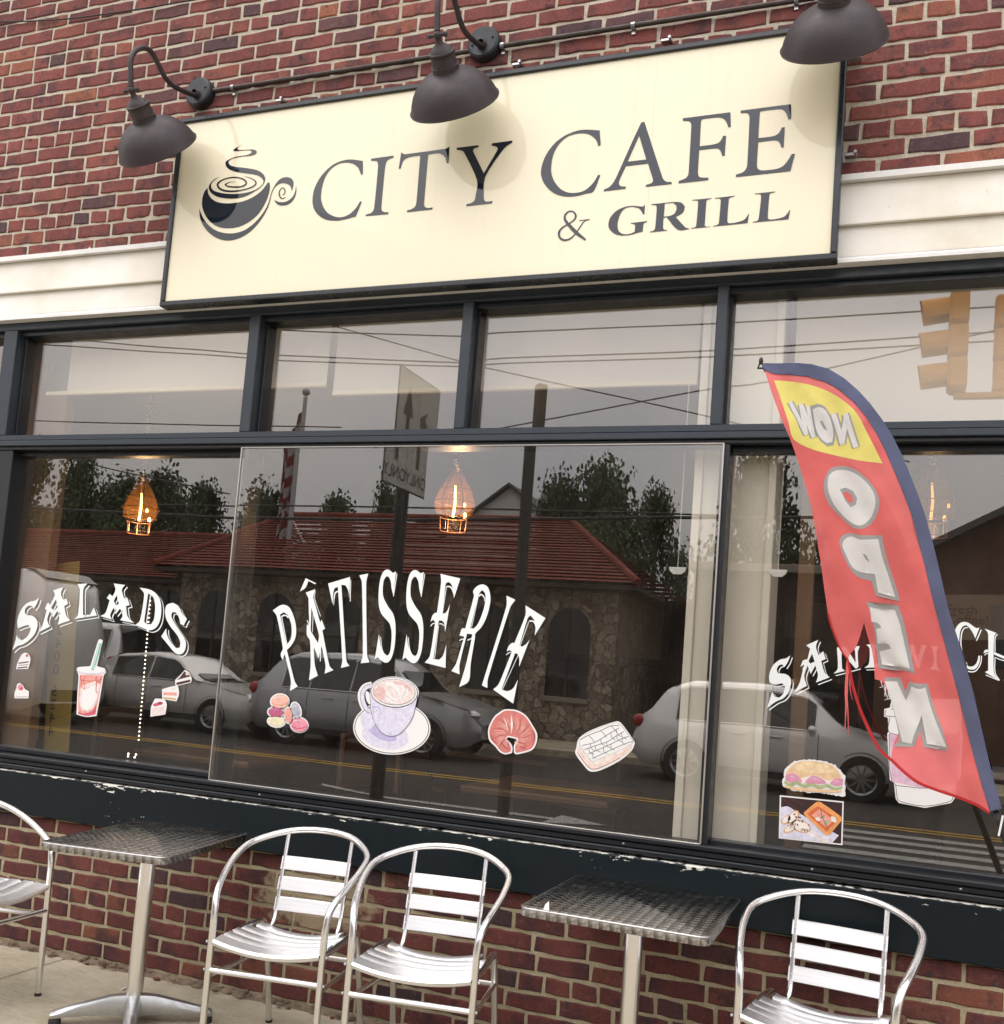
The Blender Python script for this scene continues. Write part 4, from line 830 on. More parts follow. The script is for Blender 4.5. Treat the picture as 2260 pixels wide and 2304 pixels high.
S_W5 = [(268,322),(250,370),(225,410),(205,390),(180,400),(165,430),(175,460),(230,465),(265,490),(275,530),(255,600),(215,650),(160,675),(90,725),(115,650),(130,600),(150,640),(185,645),(215,615),(228,560),(205,535),(150,545),(110,530),(108,470),(135,400),(190,355),(235,345)]
lettering('sandwiches_lettering', 'white arched SANDWICHES lettering on the right pane behind the flag', Y3-.0025, [
 (Z5, [S_W5], [], []), (Z5, [A_W5], [[(435,310),(455,370),(420,385),(408,365)]], []),
 (Z5, [[(625,262),(660,262),(665,420),(690,440),(600,462),(632,420)], [(625,262),(690,255),(790,410),(770,425)], [(755,255),(800,250),(785,300),(790,410),(770,425),(765,300)]], [], []),
 (Z5, [[(850,240),(960,235),(1010,270),(1030,330),(1010,390),(960,410),(835,418),(870,385),(875,270)]], [[(915,265),(960,275),(985,330),(960,380),(912,388)]], []),
 (Z5, [[(1075,235),(1130,235),(1150,340),(1185,240),(1210,240),(1245,345),(1270,240),(1310,245),(1255,420),(1235,420),(1200,310),(1165,415),(1145,415)]], [], []),
 (Z5, [[(1345,248),(1405,255),(1390,290),(1392,400),(1415,440),(1335,428),(1362,395),(1362,285)]], [], []),
 (lambda P_: Z6([p for p in P_]), [[(865,500),(800,670),(770,600),(735,540),(680,475),(640,465),(590,500),(560,580),(550,720),(565,860),(600,990),(660,1080),(720,1110),(780,1095),(820,1050),(840,990),(848,940),(875,940),(870,1020),(840,1100),(790,1150),(720,1155),(620,1110),(540,1000),(490,850),(470,700),(480,560),(520,470),(580,420),(640,412),(700,430),(770,480),(820,510)]], [], [([(893,535),(820,705)], 18), ([(690,500),(630,510),(590,580),(575,740),(600,900),(640,1020),(680,1078)], [10, 16, 18, 18, 16, 12, 5]), ([(640,1160),(720,1190),(800,1180),(860,1110),(890,1030),(898,940)], [12, 18, 18, 16, 16, 14])]),
 (Z6, [[(945,515),(1130,585),(1095,640),(1090,1195),(1180,1330),(950,1195),(1000,1170),(1000,600)], [(1090,880),(1280,960),(1280,1000),(1090,920)], [(925,900),(950,850),(1000,840),(1000,880),(960,890)], [(1270,640),(1420,700),(1385,740),(1390,1280),(1440,1400),(1240,1320),(1290,1280),(1290,690)]], [], [([(1148,605),(1110,655),(1108,880)], 14), ([(1100,960),(1190,1000),(1280,1020)], 14), ([(1108,960),(1108,1200),(1180,1325)], 14), ([(965,1240),(1170,1325)], 14), ([(945,932),(965,910),(1000,905)], 14)]),
 (Z6, [[(1520,720),(1660,760),(1650,850),(1610,800),(1580,800),(1580,1050),(1650,1060),(1650,1110),(1580,1095),(1580,1340),(1640,1360),(1690,1310),(1680,1440),(1500,1380),(1535,1340),(1540,780)]], [], []),
 (Z5, [[(p[0]+2020, p[1]+120) for p in S_W5]], [], [])], None)
# drop lines only where no hand-drawn ones exist
t_ = [o for o in COL.objects if o.name == 'sandwiches_lettering'][0]
for P_ in (S_W5, A_W5, [(600,462),(690,440),(665,420),(770,425),(790,410)], [(835,418),(960,410),(1010,390),(1030,330)]):
    q = M(); flat(q, [], Y3-.0023, quads=[Z5(k_) for k_ in drop_line(smooth_poly(P_), (23, 22), .6, .86)]); q.make('drop_shadow_line', 'vinyl_white', t_)

# ------------------------------------------------------------------ printed stickers on the glass
def sticker(name, label, y, Z_, layers):
    q_ = M(); names = []; i = 0
    for (mt, kind, data) in layers:
        mt = 'print_'+mt
        if mt not in names: names.append(mt)
        q_.cur = names.index(mt); yy = y-.00025*i; i += 1
        if kind == 'p':
            for d_ in data: flat(q_, [Z_(smooth_poly(d_, sub=3))], yy)
        elif kind == 'r':
            for d_ in data: flat(q_, [Z_(d_)], yy)
        elif kind == 's':
            for d_, w_ in data: flat(q_, [], yy, quads=[Z_(k_) for k_ in strip_quads(d_, w_, 3)])
    c_ = sum((v for v in q_.v), Vector())/len(q_.v); o = q_.make(name, names)
    o.location = c_; me = o.data
    for v in me.vertices: v.co = v.co-c_
    return tag(o, label, 'sticker', 'food stickers on the cafe windows')
def grow(P_, k_): cx = sum(p[0] for p in P_)/len(P_); cy_ = sum(p[1] for p in P_)/len(P_); return [(cx+(a-cx)*k_, cy_+(b-cy_)*k_) for a, b in P_]
K1, K2, W4 = zone(560, 1480, .23109), zone(1060, 1560, .21008), zone(0, 1380, .23109)
cup = [(1183,330),(1188,430),(1190,500),(1215,600),(1260,690),(1320,745),(1390,762),(1460,745),(1530,680),(1590,590),(1620,480),(1640,360),(1600,260),(1400,230),(1230,270)]
sticker('latte_cup_sticker', 'latte cup on saucer sticker below PATISSERIE lettering', Y2-.002, K1, [
 ('white', 'r', [ell(1393, 683, 377, 262, 2, 48), ell(1418, 332, 240, 148, 4, 40)]), ('white', 's', [([(1200,262),(1130,285),(1092,350),(1100,430),(1140,510),(1200,545)], 60)]),
 ('line', 'r', [ell(1393, 683, 364, 250, 2, 48)]), ('white', 'r', [ell(1393, 683, 357, 244, 2, 48)]), ('pale', 'r', [ell(1330, 760, 230, 130, 10)]), ('lilac', 'r', [ell(1300, 735, 150, 62, 24)]), ('pale', 'p', [[(1080,560),(1200,500),(1240,640),(1180,700),(1110,660)]]),
 ('line', 's', [([(1200,275),(1145,290),(1108,350),(1115,430),(1150,500),(1195,525)], 46)]), ('pale', 's', [([(1200,275),(1145,290),(1108,350),(1115,430),(1150,500),(1195,525)], 38)]), ('white', 'r', [ell(1165, 390, 24, 66, -14)]),
 ('line', 'p', [grow(cup, 1.02)]), ('pale', 'p', [cup]), ('lilac', 'p', [[(1200,470),(1225,590),(1265,680),(1330,735),(1390,748),(1330,640),(1290,520),(1260,470)]]), ('pale', 'p', [[(1255,480),(1300,560),(1340,660),(1400,740),(1330,735),(1270,680),(1230,600),(1215,500)]]),
 ('line', 'r', [ell(1416, 338, 229, 148, 4, 44)]), ('white', 'r', [ell(1416, 336, 224, 142, 4, 44)]), ('line', 'r', [ell(1416, 334, 208, 127, 4, 44)]), ('foam', 'r', [ell(1416, 333, 204, 123, 4, 44)]),
 ('coffee', 'p', [[(1225,330),(1260,280),(1310,285),(1330,330),(1310,400),(1270,420),(1230,380)], [(1400,230),(1480,235),(1570,280),(1600,330),(1560,320),(1500,270),(1430,255)]]),
 ('white', 's', [([(1330,250),(1390,260),(1440,300),(1470,350),(1480,410)], [30, 44, 36, 26, 10]), ([(1490,270),(1510,310),(1490,360)], [20, 26, 14]), ([(1540,300),(1545,350),(1500,400)], [14, 22, 12]), ([(1340,330),(1380,380),(1450,420)], [26, 30, 16]), ([(1330,390),(1390,430),(1460,448)], [22, 22, 10]), ([(1380,300),(1420,340),(1440,390)], [10, 14, 6])])])
mac = [('peach', 302, 425, 84, 66, -6), ('grey', 458, 515, 44, 76, -14), ('plum', 262, 530, 72, 46, 4), ('coral', 386, 562, 36, 74, -6), ('ivory', 268, 622, 80, 48, 6), ('pink', 492, 655, 80, 66, 10)]
L_ = [('white', 'r', [ell(c_, d_, e+13, f+13, g_) for n_, c_, d_, e, f, g_ in mac])]
for n_, c_, d_, e, f, g_ in (mac[1], mac[4], mac[2], mac[3], mac[0], mac[5]):
    hi = {'peach': 'cream', 'grey': 'pale', 'plum': 'pink', 'coral': 'peach', 'ivory': 'white', 'pink': 'foam'}[n_]; lo = {'peach': 'coral', 'grey': 'violet_grey', 'plum': 'rose', 'coral': 'pink', 'ivory': 'cream', 'pink': 'rose'}[n_]
    L_ += [(n_, 'r', [ell(c_, d_, e, f, g_)]), (hi, 'r', [ell(c_-e*.1, d_-f*.42, e*.62, f*.28, g_)]), (n_, 'r', [ell(c_-e*.05, d_-f*.30, e*.66, f*.30, g_)]), (lo, 's', [([(c_-e*.92, d_+f*.18), (c_-e*.4, d_+f*.46), (c_+e*.3, d_+f*.48), (c_+e*.92, d_+f*.16)], 9)])]
sticker('macaron_sticker', 'pile of coloured macarons sticker left of the latte cup', Y2-.002, K1, L_)
cro = [(365,172),(480,178),(560,215),(610,260),(660,340),(700,410),(712,460),(700,540),(665,600),(600,630),(490,655),(462,640),(460,560),(490,510),(490,490),(400,470),(380,490),(430,540),(447,590),(440,640),(370,655),(310,630),(260,570),(200,510),(182,430),(195,350),(250,250),(300,210)]
cri = [(370,187),(475,193),(550,228),(598,270),(645,345),(685,415),(695,460),(684,535),(652,588),(595,615),(490,638),(477,625),(476,565),(506,515),(503,478),(398,454),(363,486),(414,545),(430,592),(425,626),(372,640),(320,617),(272,558),(215,500),(198,430),(210,355),(262,260),(310,222)]
rs = random.Random(4); stk = []; dk = []
for k_ in range(10):
    a = radians(236-292*k_/9); ca, sa = cos(a), -sin(a); cx, cy_ = 447, 440; a2 = a+radians(24); r1 = 225 if 20 < k_*40 < 330 else 180
    P_ = [(cx+ca*62*1.1, cy_+sa*55+20), (cx+cos((a+a2)/2)*135, cy_-sin((a+a2)/2)*128+6), (cx+cos(a2)*r1, cy_-sin(a2)*r1*.95)]
    dk.append((P_, [3, 6, 3]))
    for j_ in range(3):
        f_ = .22+.24*j_+rs.uniform(-.04, .04); b0 = a-radians(32*f_); b2 = b0+radians(22); stk.append(([(cx+cos(b0)*75, cy_-sin(b0)*66+14), (cx+cos((b0+b2)/2)*138, cy_-sin((b0+b2)/2)*130+6), (cx+cos(b2)*(r1-22), cy_-sin(b2)*(r1-22)*.95)], [2, rs.uniform(5, 13), 2]))
sticker('croissant_sticker', 'pink brown croissant sticker right of the latte cup', Y2-.002, K2, [('white', 'p', [cro]), ('croissant', 'p', [cri]), ('croissant_light', 's', stk), ('croissant_dark', 's', dk), ('croissant_dark', 's', [([(330,520),(360,570),(400,600)], [4, 16, 5]), ([(520,560),(560,590),(600,560)], [4, 14, 4]), ([(215,440),(240,500),(280,540)], [4, 14, 4]), ([(660,400),(680,470),(660,540)], [4, 14, 4])]), ('cream', 's', [([(430,230),(440,330),(430,430)], [4, 22, 6]), ([(350,260),(380,330),(395,400)], [3, 12, 4])])])
top = [(1545,320),(1600,335),(1745,525),(1640,590),(1480,660),(1300,735),(1220,640),(1160,540),(1180,490),(1300,405)]
ln = []
for k_ in range(5):
    u = k_/4; ln.append(([(1200+u*25+40, 500+u*30), (1330+u*20, 470+u*50), (1400, 420+u*60)], 5))
chev = [([(1170,500),(1260,450),(1390,400),(1500,350),(1590,345)], 6), ([(1190,560),(1330,525),(1470,440),(1590,370)], 6), ([(1215,605),(1340,560),(1460,520),(1560,455),(1640,410)], 6), ([(1255,650),(1400,590),(1500,545),(1610,490),(1690,460)], 6), ([(1300,700),(1430,640),(1560,580),(1680,530),(1740,515)], 6)]
for a in ((1260,450),(1390,400),(1500,350)): chev += [([a, (a[0]+40, a[1]+40), (a[0]+65, a[1]+75)], 5)]
for a in ((1280,540),(1390,490),(1500,425),(1560,390)): chev += [([a, (a[0]+10, a[1]+50), (a[0]+50, a[1]+75)], 5)]
for a in ((1260,590),(1330,565),(1450,525),(1560,455),(1610,425)): chev += [([a, (a[0]+15, a[1]+45), (a[0]+60, a[1]+65)], 5)]
for a in ((1300,630),(1420,582),(1500,545),(1620,485)): chev += [([a, (a[0]+5, a[1]+45), (a[0]+40, a[1]+65)], 5)]
sticker('pastry_slice_sticker', 'iced layered pastry slice sticker at the right of the middle pane', Y2-.002, K2, [
 ('white', 'p', [[(1560,300),(1610,320),(1700,440),(1760,530),(1725,610),(1600,720),(1390,825),(1290,840),(1240,810),(1120,650),(1130,580),(1160,480),(1300,390)]]),
 ('cream', 'p', [[(1160,560),(1300,740),(1735,540),(1715,605),(1590,700),(1390,800),(1295,815),(1250,790),(1140,640)]]), ('peach', 's', [([(1150,610),(1290,775),(1450,740),(1720,580)], 8), ([(1145,640),(1290,800),(1450,765),(1700,620)], 7)]), ('foam', 's', [([(1160,590),(1295,758),(1450,710),(1725,565)], 9)]),
 ('line', 'p', [grow(top, 1.012)]), ('white', 'p', [top]), ('line', 's', [([(a[0], a[1]) for a in p_], w_) for p_, w_ in chev]), ('brown', 's', [([(1140,630),(1200,720),(1290,812),(1400,790),(1600,690)], 4)])])
sticker('iced_drink_sticker', 'pink iced drink with green straw sticker under SALADS lettering', Y1-.002, W4, [
 ('white', 'p', [[(745,550),(762,525),(880,515),(958,262),(978,252),(1002,264),(945,515),(1020,535),(1035,575),(1010,610),(985,760),(940,1000),(840,1010),(745,985),(755,760),(765,610)]]),
 ('coral', 'p', [[(778,600),(1003,605),(985,690),(968,780),(930,980),(840,996),(760,972),(765,780)]]), ('foam', 'p', [[(790,720),(840,690),(930,660),(975,700),(955,800),(925,900),(860,960),(790,940),(772,850)]]), ('white', 'p', [[(800,790),(860,730),(940,700),(950,790),(915,880),(850,950),(800,910)]]), ('rose', 'p', [[(760,960),(820,975),(900,950),(940,880),(928,985),(840,998),(762,978)]]),
 ('rose', 's', [([(785,600),(790,650),(820,650),(820,605)], 5), ([(790,660),(800,720),(825,740),(820,680)], 5), ([(940,610),(935,660),(965,670),(985,620)], 5), ([(940,670),(935,760),(950,780)], [8, 8, 5]), ([(780,640),(850,660),(940,655),(990,640)], 4)]),
 ('pale', 'r', [ell(888, 560, 140, 34, 2)]), ('white', 'r', [ell(888, 553, 136, 30, 2)]), ('teal', 'r', [[(962,290),(990,296),(912,556),(888,552)]]), ('white', 's', [([(968,300),(905,540)], 7)])])
def cake(label, outer, layers): sticker('cake_slice_sticker', label, Y1-.002, W4, [('white', 'p', [outer])]+layers)
cake('striped cake slice sticker at the left edge under SALADS, upper one', [(240,385),(275,395),(298,450),(275,540),(157,545),(165,500),(205,410)], [('brown', 's', [([(180,487),(280,472)], 11), ([(175,507),(275,500)], 5), ([(170,533),(268,522)], 11)]), ('rose', 'r', [ell(262, 412, 12, 14)])])
cake('berry topped cake sticker at the left edge under SALADS, lower one', [(190,678),(225,700),(240,735),(282,760),(278,828),(140,828),(142,770),(160,730),(165,695)], [('pink', 'r', [ell(200, 722, 27, 30)]), ('rose', 'r', [ell(210, 735, 14, 14)]), ('line', 's', [([(150,815),(272,812)], 3)])])
cake('dark chocolate cake sticker right of the iced drink, uppermost of three', [(1800,552),(1840,575),(1868,640),(1860,675),(1710,712),(1705,650),(1740,620)], [('brown', 'p', [[(1795,565),(1830,585),(1855,615),(1720,650),(1750,625)]]), ('brown', 'p', [[(1718,675),(1855,645),(1852,668),(1720,700)]]), ('foam', 'r', [ell(1822, 590, 15, 16)])])
cake('pink layered cake sticker right of the iced drink, middle of three', [(1690,708),(1735,712),(1745,780),(1720,858),(1580,835),(1578,740)], [('coral', 'p', [[(1592,768),(1725,772),(1720,802),(1592,796)]]), ('bread', 'p', [[(1590,815),(1715,828),(1712,845),(1592,830)]]), ('ivory', 'p', [[(1660,735),(1690,722),(1712,740)]])])
cake('white cake with red berries sticker right of the iced drink, lowest of three', [(1510,830),(1600,835),(1625,885),(1610,985),(1465,1008),(1470,915),(1490,870)], [('foam', 'p', [[(1480,925),(1610,905),(1600,975),(1478,995)]]), ('rose', 'p', [[(1490,885),(1560,862),(1590,870),(1575,890),(1500,908)]]), ('wine', 'r', [ell(1558, 872, 14, 11)])])
rg = random.Random(9); sb = [(230,1190),(300,1130),(400,1118),(520,1130),(610,1160),(660,1210),(690,1250),(688,1400),(640,1400),(540,1382),(400,1370),(300,1360),(215,1330),(208,1290)]
rag = []
for i in range(len(sb)):
    a, b = sb[i], sb[(i+1) % len(sb)]; n_ = max(2, int(sqrt((a[0]-b[0])**2+(a[1]-b[1])**2)/11))
    for k_ in range(n_): rag.append((a[0]+(b[0]-a[0])*k_/n_+rg.uniform(-5, 5), a[1]+(b[1]-a[1])*k_/n_+rg.uniform(-5, 5)))
sticker('sandwich_sticker', 'filled sandwich roll sticker on the right pane beside the flag', Y3-.002, Z5, [('white', 'r', [rag]),
 ('bun', 'p', [[(240,1215),(300,1150),(400,1130),(520,1142),(600,1172),(650,1230),(668,1275),(560,1290),(450,1255),(350,1290),(232,1255)]]), ('bun_light', 'p', [[(290,1190),(340,1145),(420,1138),(500,1150),(570,1175),(610,1215),(500,1225),(400,1215)]]), ('bun', 's', [([(350,1150),(380,1170),(420,1215)], [3, 9, 3]), ([(430,1142),(450,1170),(500,1215)], [3, 9, 3]), ([(300,1180),(320,1210),(350,1240)], [3, 8, 3])]),
 ('cream', 'p', [[(232,1240),(340,1262),(450,1240),(560,1278),(670,1262),(670,1300),(560,1310),(450,1280),(340,1310),(228,1275)]]),
 ('ham', 'p', [[(235,1235),(290,1225),(340,1255),(360,1290),(290,1300),(230,1275)], [(390,1275),(440,1240),(500,1260),(550,1300),(460,1305),(380,1300)], [(570,1300),(620,1262),(672,1270),(670,1315),(610,1320)]]), ('pinkish', 's', [([(245,1255),(290,1250),(340,1280)], [3, 9, 3]), ([(410,1280),(450,1262),(520,1290)], [3, 9, 3]), ([(590,1300),(630,1285),(665,1300)], [3, 8, 3])]),
 ('lettuce', 's', [([(225,1290),(270,1315),(320,1295),(370,1325),(430,1310),(490,1330),(550,1318),(610,1345),(665,1330)], [18, 26, 20, 26, 22, 26, 20, 24, 14])]), ('bun', 's', [([(225,1325),(330,1345),(450,1352),(560,1362),(660,1362)], [14, 24, 24, 22, 12])])])
sticker('food_photo_sticker', 'framed photo sticker of toasts and orange soup dish under the sandwich', Y3-.002, Z5, [('white', 'r', [[(188,1392),(678,1440),(668,1775),(180,1722)]]), ('dark', 'r', [[(199,1404),(667,1450),(657,1763),(191,1712)]]),
 ('brown', 's', [([(205,1420),(320,1500)], 10), ([(260,1415),(380,1470)], 8)]), ('pale', 'p', [[(196,1485),(250,1478),(310,1515),(640,1700),(590,1756),(191,1713)]]), ('cream', 's', [([(400,1670),(560,1748)], 34)]), ('pale', 's', [([(395,1660),(545,1735)], 10)]),
 ('bread', 'r', [ell(240, 1580, 48, 30, -35), ell(290, 1560, 62, 34, -50), ell(265, 1650, 52, 26, -25), ell(350, 1630, 78, 46, 20)]), ('cream', 'r', [ell(238, 1578, 38, 22, -35), ell(288, 1558, 50, 26, -50), ell(265, 1648, 42, 19, -25), ell(352, 1630, 66, 37, 20)]),
 ('dark', 'r', [ell(rg.uniform(250, 410), rg.uniform(1535, 1665), rg.uniform(3, 8), rg.uniform(3, 7), rg.uniform(0, 90), 8) for _ in range(34)]),
 ('orange_light', 'p', [[(465,1447),(500,1445),(655,1555),(662,1585),(570,1692),(540,1697),(378,1545),(372,1525)]]), ('orange', 'p', [[(480,1472),(635,1578),(548,1672),(395,1535)]]), ('coral', 'p', [[(490,1500),(600,1580),(545,1640),(430,1545)]]), ('lettuce', 'r', [ell(548, 1598, 22, 16), ell(520, 1560, 14, 10)]), ('dark', 's', [([(500,1500),(515,1560),(550,1640)], 4), ([(475,1590),(530,1545)], 4)]), ('cream', 'r', [ell(480, 1575, 22, 14, 20), ell(600, 1578, 28, 18, 50)])])
cpL = [(1045,655),(1030,722),(988,732),(985,790),(1015,800),(1020,905),(1010,922),(1030,1275),(1062,1302),(1075,1420),(1100,1452),(1300,1490)]
cpo = cpL+[(2600-a, b) for a, b in cpL[::-1]][1:]
sticker('takeaway_cup_sticker', 'tall takeaway coffee cup sticker behind the lower flag', Y3-.002, Z5, [('white', 'r', [cpo]), ('pinkish', 'r', [[(1028,918),(1300,958),(1572,918),(1552,1290),(1300,1340),(1045,1290)]]),
 ('line', 's', [([(1060,660),(1040,735),(1300,735)], 4), ([(1000,740),(998,785),(1300,800)], 4), ([(1030,800),(1030,915),(1300,955),(1570,915)], 4), ([(1025,925),(1045,1285),(1180,1328),(1300,1338),(1420,1328),(1555,1285)], 4), ([(1075,1310),(1088,1415),(1110,1440),(1300,1476),(1490,1440),(1512,1415),(1525,1310)], 4)]), ('violet_grey', 's', [([(1130,1090),(1085,1095),(1075,1150),(1100,1190),(1140,1175)], 9), ([(1190,1105),(1160,1150),(1190,1195),(1220,1150),(1190,1105)], 9), ([(1290,1060),(1260,1070),(1258,1200)], 9), ([(1350,1060),(1320,1070),(1318,1200)], 9), ([(1380,1155),(1430,1145),(1420,1105),(1385,1110),(1378,1170),(1430,1195)], 9), ([(1465,1155),(1515,1145),(1505,1105),(1470,1110),(1463,1170),(1515,1195)], 9)])])
# poster inside the cafe
t = thing('coffee_poster', 'brown Fresh Coffee poster inside the cafe behind the flag pole', 'poster', tuple(wy(2190, 1400, .5)))
mat('poster_paper', (.085, .062, .042), .8); q = M(); flat(q, [[(2110, 1338), (2275, 1338), (2275, 1440), (2110, 1440)]], .5); q.make('paper', 'poster_paper', t)
mat('poster_ink', (.03, .015, .01), .8)
def text_mesh(name, body, size, mt, parent, loc, rotz=0, mirror=False, mtx=None, extr=0):
    cu = bpy.data.curves.new(name, 'FONT'); cu.body = body; cu.size = size; cu.align_x = 'CENTER'; cu.align_y = 'CENTER'; cu.extrude = extr
    tmp = bpy.data.objects.new(name, cu); COL.objects.link(tmp); dg = bpy.context.evaluated_depsgraph_get(); me = bpy.data.meshes.new_from_object(tmp.evaluated_get(dg))
    bpy.data.objects.remove(tmp); me.materials.clear(); me.materials.append(MATS[mt]); me.transform(mtx if mtx is not None else Matrix.Rotation(radians(90), 4, 'X'))
    o = link(name, me, parent); o.location = Vector(loc)-org(parent); return o
text_mesh('lettering', 'Fresh', .05, 'poster_ink', t, wy(2165, 1372, .497)); text_mesh('lettering', 'Coffee!', .05, 'poster_ink', t, wy(2178, 1395, .497))

# ------------------------------------------------------------------ feather flag
FY = -.55
F1, F2 = zone(1700, 790, .29412), zone(1700, 1380, .29412); F6 = zone(1130, 1200, .59349)
flag = thing('feather_flag', 'tattered red feather flag with NOW OPEN seen from behind', 'flag', (.62, FY, 0))
CRS = [[(v.x, v.z) for v in (wy(a_, b_, -.55) for a_, b_ in F1(P_))] for P_ in ([(300,420),(560,980)], [(620,1180),(900,1560)], [(380,330),(640,700)], [(640,1500),(760,1980)], [(900,1250),(1180,1900)], [(840,2080),(1180,2560)], [(1050,2300),(1500,3250)], [(560,1650),(700,2050)])]
def fold(p):
    x, z = p.x, p.z
    a = x*.92+z*.38
    b = x*.95+z*.5
    w = .5+.5*sin(z*3.3+1); return .0065*sin(b*30+1.4*sin(z*5)+.5)*w+.0016*sin(b*63+z*7)+.016*sin(z*5.5+x*3)+.0006*sin(z*41-x*37)+crease(x, z)
def crease(x, z):
    t_ = 0
    for i_, ((x0, z0), (x1, z1)) in enumerate(CRS):
        dx_, dz_ = x1-x0, z1-z0; L2 = dx_*dx_+dz_*dz_; u = ((x-x0)*dx_+(z-z0)*dz_)/L2; d_ = ((x-x0)*dz_-(z-z0)*dx_)/sqrt(L2)
        if -.3 < u < 1.3: e = max(0.0, 1-(2*u-1)**2/2.56); t_ += (.0045+.001*(i_ % 3))*e*math.tanh(d_/.018)*math.exp(-(d_/.05)**2)
    return t_
def cl(loops_px, off, holes=()):
    L = [[(v.x, v.z) for v in (wy(a, b, FY) for a, b in P_)] for P_ in loops_px]; Hh = [[(v.x, v.z) for v in (wy(a, b, FY) for a, b in P_)] for P_ in holes]
    xs = [p[0] for P_ in L for p in P_]; zs = [p[1] for P_ in L for p in P_]; st = .008; ex = []
    i0, i1, j0, j1 = floor(min(xs)/st), floor(max(xs)/st), floor(min(zs)/st), floor(max(zs)/st)
    for i in range(i0, i1+2):
        for j in range(j0, j1+2): ex.append((i*st+(j % 2)*st*.5, j*st))
    ex = [e for e in ex if any(inside(e, P_) for P_ in L)]
    v, f = cdt_fill(L, Hh, ex); vs = []
    for a, b in v: p = Vector((a, FY, b)); vs.append((a, FY+fold(p)-off, b))
    ff = []
    for t_ in f:
        A, B, C = (Vector(vs[k_]) for k_ in t_); ff.append(t_ if (B-A).cross(C-A).y < 0 else t_[::-1])
    return vs, ff
def fpart(name, mt, loops, off, holes=(), parent=None, sm=True):
    q_ = M(); v, f = cl([smooth_poly(P_, sub=3) if sm else P_ for P_ in loops], off, holes); q_.add(v, f); return q_.make(name, mt, parent or flag, True, 80)
outer = F1([(55,95),(150,92),(300,88),(430,100),(560,135),(680,205),(790,300),(880,400),(970,520),(1050,650),(1120,790),(1180,940),(1240,1090),(1300,1260),(1360,1480),(1410,1680),(1445,1836)])+F2([(1485,0),(1560,220),(1660,560),(1750,950),(1830,1280),(1895,1500)])
inner = F1([(75,150),(130,175),(250,183),(400,195),(520,235),(640,300),(750,390),(850,510),(930,640),(1000,780),(1060,920),(1130,1090),(1190,1250),(1250,1480),(1300,1660),(1340,1836)])+F2([(1385,0),(1470,310),(1560,640),(1650,1000),(1740,1330),(1800,1520)])
left = F1([(78,165),(130,330),(200,520),(270,680),(310,790),(370,980),(430,1190),(470,1420),(500,1610),(530,1836)])+F2([(555,0),(580,90),(612,190),(640,260),(668,310),(706,352),(725,310),(770,260),(800,180),(832,70),(858,170),(890,270),(908,380),(915,505),(950,512),(985,535),(1012,600),(1038,660),(1080,800),(1105,900),(1062,990),(1048,1050),(1042,1110)])
hem = F2([(1042,1110),(1150,1215),(1250,1290),(1400,1352),(1550,1402),(1700,1465),(1795,1525)])
ban = fpart('banner', 'flag_red', [inner+hem[::-1]+left[::-1]], 0, sm=False)
q = M()
v, f = cl([inner+outer[::-1]], .001); q.add(v, f); slv = q.make('pole_sleeve', 'flag_navy', flag, True, 80)
sm_ = slv.modifiers.new('thick', 'SOLIDIFY'); sm_.thickness = .012; sm_.offset = -1
fpart('yellow_panel', 'flag_yellow', [F1([(145,228),(250,232),(400,255),(520,295),(640,360),(740,440),(800,520),(850,620),(900,720),(950,820),(975,870),(800,845),(600,800),(450,765),(300,690),(260,560),(200,380)])], .0006, parent=ban)
for P_, gr in (([[(270,395),(395,650)], [(395,650),(350,410)], [(352,410),(450,670)], [(450,670),(405,425)]], 0), ([[(600,485),(672,722)], [(690,490),(772,745)], [(662,715),(702,500)]], 0)):
    fpart('letter_edge', 'flag_grey', [F1(stroke(s_, 54 if len(P_) == 4 else 66)) for s_ in P_], .0012, parent=ban, sm=False); fpart('letter', 'flag_white', [F1(stroke(s_, 30 if len(P_) == 4 else 40)) for s_ in P_], .0018, parent=ban, sm=False)
o1 = [(440,450),(490,435),(540,460),(580,540),(600,640),(590,700),(550,710),(500,670),(460,580)]
fpart('letter_edge', 'flag_grey', [F1(grow(o1, 1.18))], .0012, parent=ban); fpart('letter', 'flag_white', [F1(o1)], .0018, [F1([(495,545),(515,535),(540,585),(552,612),(528,602)])], parent=ban)
def fl(grey, white, ghole=None, rhole=None):
    fpart('letter_edge', 'flag_grey', [grey], .0006, [rhole] if rhole else (), parent=ban); fpart('letter', 'flag_white', [white], .0012, [ghole] if ghole else (), parent=ban)
fl(F1([(525,1050),(545,960),(590,900),(680,885),(780,920),(880,1010),(940,1110),(950,1190),(920,1280),(870,1340),(800,1365),(740,1350),(640,1260),(560,1170)]), F1([(557,1010),(575,950),(640,915),(740,930),(830,990),(900,1080),(922,1170),(890,1270),(830,1330),(770,1335),(700,1290),(610,1190),(565,1090)]), F1([(650,1065),(690,1050),(750,1075),(780,1130),(770,1180),(730,1200),(690,1150)]), F1([(670,1090),(700,1080),(740,1110),(750,1150),(725,1170),(690,1130)]))
fl(F1([(645,1470),(665,1420),(720,1395),(800,1410),(970,1412),(1000,1560),(1050,1720),(1100,1870),(1108,1915),(925,1872),(890,1760),(770,1720),(690,1600)]), F1([(668,1490),(690,1440),(740,1420),(800,1445),(942,1440),(970,1570),(1020,1720),(1072,1882),(940,1845),(915,1705),(800,1690),(740,1650),(700,1570)]), F1([(820,1548),(850,1562),(878,1620),(845,1595)]))
fl(F2([(848,-88),(1092,-66),(1140,70),(1225,460),(945,418),(900,60)]), F2([(877,-48),(1068,-27),(1110,90),(1185,425),(970,390),(950,290),(1040,270),(1020,235),(935,230),(925,120),(965,110),(940,75),(890,65)]))
